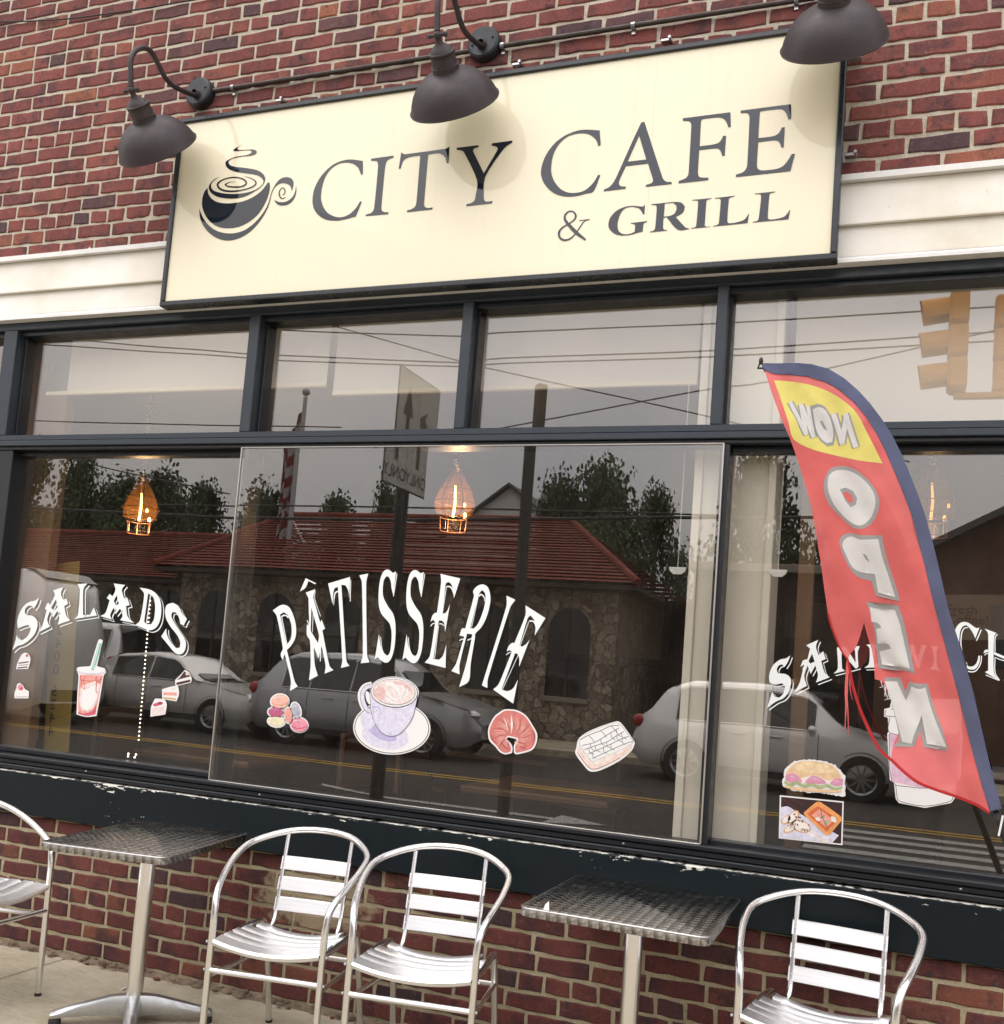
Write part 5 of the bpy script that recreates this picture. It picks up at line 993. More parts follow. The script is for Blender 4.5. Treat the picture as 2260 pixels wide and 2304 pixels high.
fl(F2([(985,490),(1110,490),(1150,600),(1180,520),(1320,540),(1370,720),(1430,880),(1480,1055),(1290,1025),(1270,900),(1215,1025),(1058,1020),(1100,960),(1072,800),(1030,640)]), F2([(990,520),(1085,520),(1155,670),(1195,560),(1305,570),(1345,720),(1400,870),(1465,1025),(1315,1000),(1275,780),(1195,1000),(1125,985),(1085,830),(1035,650)]))
def ribbon(name, pts, w_, mt, off=.003):
    q_ = M()
    for k_ in strip_quads(pts, w_, 4):
        vs = []
        for a, b in F2(k_): p = wy(a, b, FY); vs.append((p.x, FY+fold(p)-off, p.z))
        q_.add(vs, [[0, 1, 2, 3]])
    return q_.make(name, mt, flag, True, 80)
ribbon('hem_ribbon', [(706,345),(725,440),(740,530),(790,700),(860,870),(950,1040),(1040,1122),(1150,1225),(1250,1298),(1400,1358),(1550,1408),(1700,1470),(1795,1530)], [14,20,22,22,26,24,22,24,24,22,22,22,16], 'flag_dark_red')
ribbon('edge_ribbon', [(555,0),(580,95),(620,200),(660,290),(706,350)], [12,14,14,12,10], 'flag_dark_red')
r = random.Random(8)
for (p0, p1, p2, w_) in (((706,350),(690,600),(682,890), 14), ((712,360),(700,620),(712,945), 12), ((700,360),(695,640),(690,910), 8), ((715,400),(722,520),(742,665), 8), ((640,225),(665,290),(705,345), 7), ((960,515),(975,560),(950,570), 6), ((1000,560),(1000,620),(1012,655), 9), ((1020,600),(1030,650),(985,665), 7), ((990,545),(995,600),(992,640), 6), ((715,420),(705,560),(690,700), 7)):
    ribbon('frayed_strand', [p0, ((p0[0]+p1[0])/2+r.uniform(-6, 6), (p0[1]+p1[1])/2), p1, ((p1[0]+p2[0])/2+r.uniform(-8, 8), (p1[1]+p2[1])/2), p2], [w_, w_*.8, w_, w_*.7, 2], 'flag_white' if p0[0] > 900 else 'flag_red', .002)
pp = [wy(a, b, FY) for a, b in outer]
pc = [p+Vector((-.017, fold(p)+.030, -.006)) for p in pp]
pe = [wy(a, b, FY) for a, b in F2([(1872,1590),(1950,1800)])]; d_ = (pe[1]-pe[0]).normalized(); base = pe[1]+d_*(pe[1].z/-d_.z)
tip = wy(1713, 812, FY)
q = M(); q.tube([tip]+pc, [.0035]*5+[.0035+.0055*i/(len(pc)-4) for i in range(len(pc)-4)], 8); q.make('pole', 'pole_black', flag, True)
q = M(); q.tube([pc[-1], pe[0], pe[1], base+Vector((0, 0, .03))], [.011, .012, .013, .014], 10); q.make('lower_pole', 'pole_black', flag, True)
q = M(); q.sphere(tip, .007, 8, 6, (1, 1, 1.8)); q.make('pole_tip', 'pole_black', flag, True)
q = M(); q.tube([wy(1893*.29412+1700, 1545*.29412+1380, FY)-Vector((0, .012, 0)), wy(2247, 1880, FY)-Vector((0, .012, 0))], .003, 6); q.make('tie_cord', 'trim_white', flag)
q = M(); c_ = Vector((base.x, FY, 0))
for a in (0.4, 1.97, 3.54, 5.11): q.box(-.02, .02, 0, .3, 0, .02, .004) if False else q.tube([c_+Vector((0, 0, .012)), c_+Vector((.32*cos(a), .32*sin(a), .012))], .011, 8)
q.lathe([(.0001, .05), (.03, .05), (.035, 0)], 14, Matrix.Translation(c_)); q.make('cross_base', 'pole_black', flag, True)
flag.location = flag.location

# ------------------------------------------------------------------ bistro chairs
def chair_parts(t_):
    W2, R = .215, .0125
    half = [(-W2, -.245, .012), (-W2, -.243, .25), (-W2, -.240, .43), (-W2-.001, -.236, .535), (-W2-.010, -.215, .590), (-W2-.026, -.150, .632), (-W2-.040, -.050, .678), (-W2-.034, .050, .715), (-.195, .125, .742), (-.125, .178, .760), (-.045, .200, .768)]
    path = cat3(half+[(-a, b, c_) for a, b, c_ in half[::-1]], 5)
    q_ = M(); q_.tube(path, R, 12); q_.make('arm_frame', 'aluminium', t_, True, 60, local=True)
    for s_ in (-1, 1):
        q_ = M(); q_.tube(cat3([(s_*.205, -.235, .425), (s_*.205, -.05, .425), (s_*.200, .10, .423), (s_*.196, .16, .40), (s_*.196, .22, .25), (s_*.198, .285, .012)], 5), R, 12); q_.make('rear_leg', 'aluminium', t_, True, 60, local=True)
        q_ = M(); q_.lathe([(.0001, 0), (.0135, 0), (.0138, .010), (.012, .012)], 12, Matrix.Translation((s_*.198, .287, 0))); q_.make('foot_cap', 'rubber', t_, True, local=True); q_ = M(); q_.lathe([(.0001, 0), (.0135, 0), (.0138, .010), (.012, .012)], 12, Matrix.Translation((s_*W2, -.245, 0))); q_.make('foot_cap', 'rubber', t_, True, local=True)
        q_ = M(); q_.tube(cat3([(s_*.140, .02, .415), (s_*.138, .075, .415), (s_*.136, .105, .435), (s_*.136, .122, .48), (s_*.136, .150, .62), (s_*.136, .178, .752)], 5), .0095, 10); q_.make('back_upright', 'aluminium', t_, True, 60, local=True)
    for z0, z1 in ((.470, .522), (.543, .595), (.617, .669)):
        y0, y1 = .112+(z0-.45)*.19, .112+(z1-.45)*.19; q_ = M(); rows = []
        for i in range(9):
            u = -1+i/4; x_ = u*.145; cv = .004*(1-u*u)
            rows.append([(x_, y0+cv+.004, z0), (x_, y0-.003+cv, z0+.004), (x_, y1-.003+cv, z1-.004), (x_, y1+cv+.004, z1), (x_, y1+.006+cv, z1-.003), (x_, y0+.006+cv, z0+.003), (x_, y0+cv+.004, z0)])
        q_.grid(rows); q_.make('back_slat', 'aluminium_slat', t_, True, 30, local=True)
        q_ = M()
        for s_ in (-1, 1): q_.sphere((s_*.136, (y0+y1)/2-.004, (z0+z1)/2), .004, 8, 4)
        q_.make('rivet', 'steel_clip', t_, True, local=True)
    n = 5; ya, yb = -.245, .085; w_ = (yb-ya)/n
    for k_ in range(n):
        a, b = ya+k_*w_+.004, ya+(k_+1)*w_-.004; rows = []; q_ = M(); hw = .205 if k_ < n-1 else .170
        zf = .442-.010*k_/n
        for i in range(13):
            u = -1+i/6; x_ = u*hw; z = zf-.026*(1-u*u)-.002
            if k_ == 0: rows.append([(x_, a+.010, z-.026), (x_, a-.006, z-.020), (x_, a-.012, z-.008), (x_, a-.006, z), (x_, b, z+.002), (x_, b, z-.004), (x_, a+.004, z-.008), (x_, a+.010, z-.026)])
            else: rows.append([(x_, a, z-.006), (x_, a, z), (x_, a+.006, z+.003), (x_, b-.006, z+.003), (x_, b, z), (x_, b, z-.006), (x_, a, z-.006)])
        q_.grid(rows); q_.make('seat_slat', 'aluminium_slat', t_, True, 40, local=True)
    for z, y in ((.335, -.243),):
        q_ = M(); q_.tube([(-W2, y, z), (W2, y, z)], .0095, 10); q_.make('stretcher', 'aluminium', t_, True, local=True)
    q_ = M(); q_.tube([(-.196, .20, .30), (.196, .20, .30)], .0095, 10); q_.make('stretcher', 'aluminium', t_, True, local=True)
    for s_ in (-1, 1):
        q_ = M(); q_.tube([(s_*W2, -.243, .315), (s_*.197, .196, .30)], .009, 10); q_.make('side_rail', 'aluminium', t_, True, local=True)
        q_ = M(); q_.tube([(s_*(W2+.013), -.24, .428), (s_*(W2+.019), -.24, .428)], .006, 8); q_.tube([(s_*(W2+.012), -.243, .335), (s_*(W2+.018), -.243, .335)], .0055, 8); q_.make('bolt', 'steel_clip', t_, True, local=True)
def copy_tree(o, parent=None):
    c = o.copy(); COL.objects.link(c)
    if parent: c.parent = parent
    for ch in o.children: copy_tree(ch, c)
    return c
def front_place(t_, fx, fy, deg, sx=1.0):
    a = radians(deg); t_.location = (fx-.24*sin(a), fy+.24*cos(a), 0); t_.rotation_euler = (0, 0, a); t_.scale = (sx, 1, 1)
CG = 'aluminium chairs outside the cafe'
ch = thing('bistro_chair', 'aluminium armchair left of centre, right beside the left table', 'chair', (0, 0, 0), CG); chair_parts(ch)
front_place(ch, -1.95, -.695, 9, .95)
for (fx, fy, dg, sx, lb) in ((-1.425, -.645, 9, .99, 'aluminium armchair near the middle, left of the right table'), (-.175, -.475, -7, 1.06, 'aluminium armchair at the right, beneath the feather flag')):
    c = copy_tree(ch); c['label'] = lb; front_place(c, fx, fy, dg, sx)
c = copy_tree(ch); c['label'] = 'aluminium armchair cut by the left edge, facing the left table'
p = wz(89, 2239, 0); a = radians(93); c.rotation_euler = (0, 0, a)
fl_ = Matrix.Rotation(a, 3, 'Z') @ Vector((.215, -.245, 0)); c.location = (p.x-fl_.x, p.y-fl_.y, 0)

# ------------------------------------------------------------------ tables
def table(label, corners, zt):
    P_ = [wz(a, b, zt) for a, b in corners]; c_ = sum(P_, Vector())/4; ex = ((P_[1]-P_[0])+(P_[2]-P_[3]))/2; ey = ((P_[3]-P_[0])+(P_[2]-P_[1]))/2
    a = (atan2(ex.y, ex.x)+atan2(-ey.x, ey.y))/2; w_, d_ = ex.length/2*1.015, ey.length/2*1.01
    t_ = thing('bistro_table', label, 'table', (c_.x, c_.y, 0), 'square steel tables outside the cafe'); t_.rotation_euler = (0, 0, a)
    rc = .035; ol = []
    for (sx, sy, a0) in ((1, 1, 0), (-1, 1, 90), (-1, -1, 180), (1, -1, 270)):
        for k_ in range(7): an = radians(a0+15*k_); ol.append((sx*(w_-rc)+rc*cos(an), sy*(d_-rc)+rc*sin(an)))
    n = len(ol); q_ = M()
    rings = [(1.0, zt-.029), (1.0, zt-.006), (.998, zt-.002), (.992, zt)]
    vs = []
    for k_, (s_, z) in enumerate(rings): vs += [(x_*s_, y_*s_, z) for x_, y_ in ol]
    fs = [[j*n+i, j*n+(i+1) % n, (j+1)*n+(i+1) % n, (j+1)*n+i] for j in range(3) for i in range(n)]+[[3*n+i for i in range(n)], [i for i in range(n)][::-1]]
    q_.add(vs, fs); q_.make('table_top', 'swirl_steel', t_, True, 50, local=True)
    q_ = M(); q_.tube([(x_*1.001, y_*1.001, zt-.0035) for x_, y_ in ol], .0028, 6, closed=True); q_.make('top_bead', 'steel_clip', t_, True, local=True)
    q_ = M(); q_.box(-.11, .11, -.11, .11, zt-.042, zt-.0295, .003); q_.make('mount_plate', 'cast_alu', t_, local=True)
    q_ = M(); q_.lathe([(.030, .085), (.030, zt-.042)], 32); q_.make('column', 'aluminium', t_, True, local=True)
    for k_ in range(4):
        an = radians(29+90*k_); d = Vector((cos(an), sin(an), 0)); s_ = Vector((-sin(an), cos(an), 0)); rows = []
        for (rr_, hw, zb, ztp) in ((.0, .032, .035, .112), (.035, .032, .035, .112), (.08, .029, .038, .108), (.16, .026, .036, .088), (.24, .023, .030, .066), (.285, .021, .026, .052), (.292, .014, .027, .046)):
            p_ = d*rr_; rows.append([p_-s_*hw*.75+Vector((0, 0, zb)), p_-s_*hw+Vector((0, 0, (zb+ztp)/2)), p_-s_*hw*.62+Vector((0, 0, ztp-.004)), p_+Vector((0, 0, ztp)), p_+s_*hw*.62+Vector((0, 0, ztp-.004)), p_+s_*hw+Vector((0, 0, (zb+ztp)/2)), p_+s_*hw*.75+Vector((0, 0, zb)), p_-s_*hw*.75+Vector((0, 0, zb))])
        q_ = M(); q_.grid(rows); q_.add(rows[-1], [list(range(7))]); fo = q_.make('base_foot', 'cast_alu', t_, True, 45, local=True)
        q_ = M(); q_.lathe([(.0001, .026), (.018, .026), (.022, .018), (.023, .004), (.021, 0), (.0001, 0)], 18, Matrix.Translation(d*.272)); q_.make('foot_pad', 'rubber', fo, True, local=True)
    return t_
table('square steel table at the left with dulled swirl top', [(88, 1893), (365, 1928), (564, 1874), (315, 1845)], .698)
table('square steel table at the right with scratched swirl top', [(1150, 2038), (1583, 2104), (1677, 2020), (1318, 1972)], .705)
# litter
q = M(); a, b = wz(274, 2227, .005), wz(296, 2218, .005); q.tube([a, b], .004, 8); tag(q.make('cigarette_butt', 'trim_white', None, True), 'white cigarette end lying behind the left table foot', 'litter')
p = wz(1231, 2044, .712); q = M(); q.add([p+Vector((-.012, 0, -.006)), p+Vector((.010, -.006, -.006)), p+Vector((.004, .004, .022)), p+Vector((-.008, .006, .010))], [[0, 1, 2], [0, 2, 3], [1, 3, 2], [0, 3, 1]]); tag(q.make('paper_scrap', 'trim_white'), 'tiny crumpled white paper scrap on the right table', 'litter')

# ------------------------------------------------------------------ the street across, seen mirrored in the panes
def mp(px, py, Y): v = wy(px, py, Y); return Vector((v.x, .1-Y, v.z))
def stone():
    m_, g_ = newmat('field_stone', .9, spec=.2); P_ = g_.n('NewGeometry').outputs['Position']
    wv = g_.n('TexNoise', i_Scale=3.0); g_.l(P_, wv.inputs['Vector']); P0 = P_; P_ = g_.mixc(.16, P0, wv.outputs['Color'], 'LINEAR_LIGHT'); vo = g_.n('TexVoronoi', feature='DISTANCE_TO_EDGE', i_Scale=5.0); g_.l(P_, vo.inputs['Vector']); v2 = g_.n('TexVoronoi', i_Scale=5.0); g_.l(P_, v2.inputs['Vector'])
    sp_ = g_.n('SeparateColor'); g_.l(v2.outputs['Color'], sp_.inputs[0])
    c_ = g_.ramp(sp_.outputs[0], (0, (.17, .135, .10)), (.5, (.28, .235, .175)), (1, (.40, .35, .27)))
    e = g_.ramp(vo.outputs[0], (.02, (0, 0, 0)), (.06, (1, 1, 1))); c_ = g_.mixc(.5, c_, g_.ramp(g_.noise(P_, 9, 6, .7), (.3, (.25, .25, .25)), (.7, (.8, .8, .8))), 'OVERLAY'); c_ = g_.mixc(e, (.12, .10, .085), c_); g_.l(c_, g_.b.inputs['Base Color']); g_.l(g_.bump(e, .8, .03), g_.b.inputs['Normal'])
stone()
def tiles():
    m_, g_ = newmat('clay_tile', .95, spec=.12); P_ = g_.n('NewGeometry').outputs['Position']
    g_.l(g_.ramp(g_.noise(P_, 3, 6, .7), (.3, (.13, .034, .026)), (.5, (.19, .050, .036)), (.7, (.26, .088, .062))), g_.b.inputs['Base Color'])
tiles()
mat('eave_dark', (.05, .035, .028), .8); mat('dark_pane', (.01, .011, .012), .05, spec=.8); mat('stone_sill', (.25, .22, .18), .9)
def tile_slope(a, b, c, d, name, parent):
    'one roof slope: eave a-b, ridge d-c, laid in stepped barrel-tile courses'
    a, b, c, d = map(Vector, (a, b, c, d)); n = (b-a).cross(d-a).normalized()
    if n.z < 0: n = -n
    rows = 21; q_ = M(); L = (b-a).length; cols = int(L/.13)
    for r_ in range(rows):
        for e, off in ((0, .035), (1, .0)):
            u = (r_+e)/rows; s0, s1 = a.lerp(d, u), b.lerp(c, u)
            row = [s0.lerp(s1, k_/cols)+n*(off+.035*(1+cos(k_*pi))*.5*1.0+(.03 if k_ % 2 else 0)) for k_ in range(cols+1)]
            if e == 0: prev = row
            else: q_.grid([prev, row])
    return q_.make(name, 'clay_tile', parent)
def restaurant(name, label, x0, x1, y0, y1, ze, zr, hipl, hipr):
    t_ = thing(name, label, 'building', ((x0+x1)/2, y0, 0), 'buildings across the street')
    q_ = M(); q_.box(x0, x1, y1, y0, -.1, ze, .01); wl = q_.make('stone_wall', 'field_stone', t_)
    o = .55; ym = (y0+y1)/2; A, B, C, D = (x0-o, y0+o, ze-.12), (x1+o, y0+o, ze-.12), (x1+o, y1-o, ze-.12), (x0-o, y1-o, ze-.12); R0, R1 = (x0+hipl, ym, zr), (x1-hipr, ym, zr)
    tile_slope(A, B, R1, R0, 'roof_slope', t_); tile_slope(C, D, R0, R1, 'roof_slope', t_)
    tile_slope(B, C, R1, R1, 'hip_slope', t_); tile_slope(D, A, R0, R0, 'hip_slope', t_)
    for P_, Q_ in ((R0, R1), (B, R1), (A, R0)):
        q_ = M(); q_.tube([Vector(P_)+Vector((0, 0, .07)), Vector(Q_)+Vector((0, 0, .07))], .09, 8); q_.make('ridge_tile', 'clay_tile', t_)
    q_ = M(); q_.box(x0-o, x1+o, y1-o, y0+o, ze-.24, ze-.13, .01); q_.make('eave', 'eave_dark', t_)
    x_ = x0+1.2
    while x_ < x1-.8:
        q_ = M(); pts = [(x_-.5, 1.0), (x_+.5, 1.0), (x_+.5, 2.55)]+[(x_+.5*cos(radians(a)), 2.55+.5*sin(radians(a))) for a in range(20, 180, 20)]+[(x_-.5, 2.55)]
        q_.prism(pts, y0-.05, y0+.03); w_ = q_.make('arched_window', 'dark_pane', t_)
        q_ = M(); q_.box(x_-.025, x_+.025, y0+.032, y0+.06, 1.0, 3.02, .004); q_.make('mullion', 'eave_dark', w_); q_ = M(); q_.box(x_-.49, x_+.49, y0+.032, y0+.055, 2.0, 2.05, .004); q_.make('glazing_bar', 'eave_dark', w_)
        q_ = M(); q_.box(x_-.55, x_+.55, y0-.02, y0+.10, 0.88, 1.0, .01); q_.make('sill', 'stone_sill', w_)
        x_ += 2.0
    return t_
restaurant('stone_restaurant', 'stone restaurant with red tiled hip roof mirrored in the middle pane', -18.2, -5.9, -18.9, -27.5, 3.72, 5.75, .6, 2.6)
restaurant('stone_annex', 'lower stone wing with red tiled roof mirrored in the left pane', -30.5, -18.3, -19.8, -26, 3.45, 5.0, 1.5, .3)
# houses beyond
mat('clapboard_white', (.62, .61, .58), .7); mat('shingle_grey', (.09, .085, .085), .9)
def house(label, x, y, w_, d_, h, rh, mt='clapboard_white'):
    t_ = thing('gabled_house', label, 'house', (x, y, 0), 'houses beyond the restaurant'); q_ = M(); q_.box(x-w_/2, x+w_/2, y-d_, y, 0, h, .01); q_.make('wall', mt, t_)
    q_ = M(); q_.prism([(x-w_/2, h), (x+w_/2, h), (x, h+rh)], y-d_+.02, y-.02); q_.make('gable', mt, t_)
    for s_ in (-1, 1):
        q_ = M(); a, b = Vector((x+s_*(w_/2+.35), 0, h-.22*rh/w_*2-.1)), Vector((x, 0, h+rh+.05)); q_.add([(a.x, y+.3, a.z), (b.x, y+.3, b.z), (b.x, y-d_-.3, b.z), (a.x, y-d_-.3, a.z), (a.x, y+.3, a.z+.16), (b.x, y+.3, b.z+.16), (b.x, y-d_-.3, b.z+.16), (a.x, y-d_-.3, a.z+.16)], [[0, 1, 2, 3], [4, 5, 6, 7], [0, 1, 5, 4], [2, 3, 7, 6], [0, 3, 7, 4]]); q_.make('roof', 'shingle_grey', t_)
    for k_ in (-1, 1):
        q_ = M(); q_.box(x+k_*w_*.22-.45, x+k_*w_*.22+.45, y-.02, y+.03, h*.55, h*.55+1.3, .01); q_.make('window', 'dark_pane', t_)
p = mp(60, 1190, 44); house('white gabled house mirrored at the far left of the left pane', p.x, p.y, 6, 8, p.z-1.2, 2.6)
p = mp(1150, 1110, 46); house('white gabled house mirrored between the poles in the middle pane', p.x, p.y, 7, 8, p.z-2.3, 2.6)
p = mp(980, 1150, 48); house('grey roofed house mirrored behind the lantern in the middle pane', p.x, p.y, 9, 8, p.z-2.5, 2.0)
mat('brown_siding', (.11, .06, .035), .85, vary=.2, vscale=1); mat('dark_brick', (.045, .028, .022), .9, vary=.3, vscale=3)
house('brown gabled shop mirrored right of the flag', 4.4, -19.5, 9.5, 9, 4.2, 2.6, 'brown_siding')
t = thing('brick_store', 'low dark brick store mirrored in the right pane left of the flag', 'building', (-1.8, -21, 0), 'buildings across the street'); q = M(); q.box(-4.6, .8, -30, -21, 0, 4.3, .02); q.make('wall', 'dark_brick', t); q = M(); q.box(-4.75, .95, -30.1, -20.85, 4.3, 4.5, .02); q.make('parapet', 'stone_sill', t)
for k_ in range(3): q = M(); q.box(-4.1+k_*1.7, -2.8+k_*1.7, -21.02, -20.97, .7, 2.8, .01); q.make('shop_window', 'dark_pane', t)
# trees
for n_, c_ in (('leaf_dark', (.034, .062, .022)), ('leaf_mid', (.070, .115, .038))): mat(n_, c_, .7, vary=.5, vscale=1.5)
mat('bark', (.06, .045, .035), .95, bump=.5, bscale=20)
def crown_mesh(seed, spiky):
    r_ = random.Random(seed); q_ = M(); cl_ = []
    for k_ in range(62):
        z = r_.random()**.8; rad = (1-z**1.6)*.52+.06 if not spiky else (1-z)*.42+.05
        if z < .15: rad *= .75
        a = r_.random()*6.283; rr_ = rad*sqrt(r_.uniform(.25, 1)); cl_.append((rr_*cos(a), rr_*sin(a), z*.96, r_.uniform(.08, .17)))
    for (cx, cy_, cz_, cr) in cl_:
        q_.cur = 1 if r_.random() < .45 else 0
        for k_ in range(150):
            d = Vector((r_.gauss(0, 1), r_.gauss(0, 1), r_.gauss(0, .9))).normalized()*cr*r_.uniform(.35, 1.25); p_ = Vector((cx, cy_, cz_))+d; s_ = r_.uniform(.009, .024)
            u = Vector((r_.gauss(0, 1), r_.gauss(0, 1), r_.gauss(0, 1))).normalized(); v_ = u.orthogonal().normalized()
            q_.add([p_-u*s_, p_+v_*s_*.7, p_+u*s_, p_-v_*s_*.7], [[0, 1, 2, 3]])
    return q_
CR = []
for i in range(4):
    o = crown_mesh(40+i, i == 3).make('crown', ['leaf_dark', 'leaf_mid']); CR.append(o.data); bpy.data.objects.remove(o)
TL = [((20, 122), 1022, 33, 0, 'tallest dark tree mirrored at the left edge of the left pane'), ((128, 222), 1036, 36, 3, 'spiky tree mirrored left of the lantern in the left pane'), ((205, 330), 1082, 38, 1, 'round tree mirrored just left behind the left lantern'), ((290, 420), 1076, 39, 2, 'wide dark tree mirrored behind the left lantern'), ((395, 500), 1108, 38, 0, 'green tree mirrored at the right end of the left pane'), ((545, 650), 1104, 37, 1, 'tree mirrored left of the striped flag in the middle pane'), ((832, 905), 1100, 42, 3, 'slim tree mirrored left of the lane sign post'), ((1205, 1330), 1092, 36, 2, 'low dark tree mirrored right of the plain pole'), ((1290, 1440), 1052, 36, 1, 'tall dark tree mirrored at the right of the middle pane'), ((1420, 1540), 1118, 37, 0, 'tree mirrored at the right end of the middle pane'), ((1630, 1810), 1030, 34, 2, 'tree mirrored in the right pane left of the flag'), ((700, 800), 1135, 44, 0, 'distant tree mirrored right of the striped flag')]
for (pa, pb), pt, Y, kd, lb in TL:
    a, b, tp = mp(pa, pt+60, Y), mp(pb, pt+60, Y), mp((pa+pb)/2, pt, Y); x_ = (a.x+b.x)/2; w_ = abs(b.x-a.x)*1.75; y_ = .1-Y; h = tp.z
    t_ = thing('street_tree', lb, 'tree', (x_, y_, 0), 'trees beyond the restaurant'); z0 = h*.16
    q_ = M(); q_.tube([(x_, y_, 0), (x_+.1, y_, z0), (x_-.05, y_, h*.6), (x_, y_, h*.9)], [.28, .2, .12, .03], 8); q_.make('trunk', 'bark', t_, True)
    o = link('crown', CR[kd], t_); o.location = (0, 0, z0); o.scale = (w_, w_, h-z0); o.rotation_euler = (0, 0, random.random()*6.28)
# wooded skyline mass
r = random.Random(21); q = M()
for i in range(150):
    x_ = -75+i*.72; c_ = Vector((x_, -52+r.uniform(-3, 3), 0)); h = 5.5+2.2*sin(x_*.21)+1.6*sin(x_*.53+1)+r.uniform(-.8, .8); q.cur = i % 2
    for k_ in range(190):
        p_ = c_+Vector((r.gauss(0, .9), r.gauss(0, .8), h*r.random()**.6)); s_ = r.uniform(.13, .26); u = Vector((r.gauss(0, 1), r.gauss(0, 1), r.gauss(0, 1))).normalized(); v_ = u.orthogonal().normalized(); q.add([p_-u*s_, p_+v_*s_*.8, p_+u*s_, p_-v_*s_*.8], [[0, 1, 2, 3]])
tag(q.make('distant_woods', ['leaf_dark', 'leaf_mid']), 'dark wooded skyline mirrored behind the restaurant', 'woods', kind='stuff')
# vehicles
mat('tyre', (.012, .012, .012), .85); mat('rim_alloy', (.35, .35, .36), .3, .9); mat('tail_red', (.35, .01, .012), .2); mat('head_lamp', (.6, .6, .62), .1, .3); mat('plastic_black', (.015, .015, .016), .6)
def paint(n_, c_, mtl=.3): return mat('car_'+n_, c_, .28, mtl, coat=.7)
paint('white', (.80, .80, .79), .35); paint('silver', (.74, .73, .71), .5); paint('grey', (.42, .425, .44), .55); paint('black', (.015, .016, .018), .2)
def interp(tab, x):
    for (a, va), (b, vb) in zip(tab[:-1], tab[1:]):
        if a <= x <= b: s_ = (x-a)/(b-a); s_ = s_*s_*(3-2*s_); return va+(vb-va)*s_
    return tab[0][1] if x < tab[0][0] else tab[-1][1]
def car(label, x, y, L, H, Wd, pm, roof, win, belt, wb, wr, flip=False, cat='car'):
    t_ = thing('parked_car', label, cat, (0, 0, 0), 'cars on the far side of the street'); hw = Wd/2; N = 44
    def wid(u): return hw*(1-.10*abs(2*u-1)**3.2)
    q_ = M(); rows = []
    for i in range(N+1):
        u = i/N; xx = (u-.5)*L; zt = interp(roof, u)*H; e = min(1, min(u, 1-u)/.05); zb = .24+.16*(1-e); w_ = wid(u)*(.86+.14*e); bz = min(belt+.02*sin(u*3), zt-.02); g_ = (zt-bz)
        wr_ = w_*(1-.30*min(1, g_/.55)); row = []
        half = [(w_*.90, zb), (w_*.985, zb+.10), (w_, .52), (w_*.985, bz-.10), (w_*.955, bz), (w_*.955+(wr_-w_*.955)*.55, bz+g_*.55), (wr_, bz+g_*.93), (wr_*.84, zt-.004), (wr_*.45, zt+.012), (0, zt+.018)]
        row = [(xx, -a, b) for a, b in half]+[(xx, a, b) for a, b in half[-2::-1]]; rows.append(row)
    q_.grid(rows); q_.add(rows[0], [list(range(len(rows[0])))]); q_.add(rows[-1], [list(range(len(rows[-1])))[::-1]]); q_.make('body', pm, t_, True, 50, local=True)
    def sidew(u, f):
        zt = interp(roof, u)*H; w_ = wid(u); bz = belt; g_ = zt-bz; wr_ = w_*(1-.30*min(1, g_/.55)); z = bz+g_*f; return w_*.955+(wr_-w_*.955)*f+.022, z
    for (ua, ub) in win:
        for s_ in (-1, 1):
            lo, hi = [], []
            for k_ in range(9):
                u = ua+(ub-ua)*k_/8; a, za = sidew(u, .08); b, zb2 = sidew(u, .84); xx = (u-.5)*L; lo.append((xx, s_*a, za)); hi.append((xx, s_*b, zb2))
            q_ = M(); q_.grid([lo, hi]); q_.make('side_window', 'car_glass', t_, True, local=True)
    for (ua, ub, n_) in ((win[0][0]-.075, win[0][0]-.012, 'rear_window'), (win[-1][1]+.012, win[-1][1]+.10, 'windscreen')):
        q_ = M(); rows = []
        for k_ in range(5):
            u = ua+(ub-ua)*k_/4; zt = interp(roof, u)*H; w_ = wid(u)*.66; rows.append([((u-.5)*L, w_*(j-3)/3, zt+.022) for j in range(7)])
        q_.grid(rows); q_.make(n_, 'car_glass', t_, True, local=True)
    for sx in (-1, 1):
        for s_ in (-1, 1):
            cx = sx*wb/2; rot = Matrix.Translation((cx, s_*(hw-.06), wr)) @ Matrix.Rotation(radians(90)*-s_, 4, 'X')
            q_ = M(); q_.lathe([(.0001, .0), (wr+.055, 0), (wr+.055, .064)], 28, rot @ Matrix.Translation((0, 0, -.005))); q_.make('wheel_arch', 'plastic_black', t_, local=True)
            q_ = M(); q_.lathe([(wr*.66, -.10), (wr*.98, -.10), (wr, -.06), (wr, .05), (wr*.96, .085), (wr*.72, .092), (wr*.68, .075)], 28, rot); wh = q_.make('wheel', 'tyre', t_, True, 40, local=True)
            q_ = M(); q_.lathe([(.0001, .06), (wr*.12, .062), (wr*.13, .045)], 16, rot); q_.lathe([(wr*.60, .05), (wr*.70, .082), (wr*.70, .07)], 28, rot)
            for k_ in range(10):
                a = 2*pi*k_/10; d = Vector((cos(a), sin(a), 0)); pz = Vector((-sin(a), cos(a), 0)); z_ = Vector((0, 0, .062)); q_.add([rot @ v for v in (d*wr*.10-pz*wr*.055+z_, d*wr*.10+pz*wr*.055+z_, d*wr*.66+pz*wr*.035+z_*1.1, d*wr*.66-pz*wr*.035+z_*1.1)], [[0, 1, 2, 3]])
            q_.make('rim', 'rim_alloy', wh, local=True); q_ = M(); q_.lathe([(.0001, .03), (wr*.66, .03)], 20, rot); q_.make('brake_disc', 'plastic_black', wh, local=True)
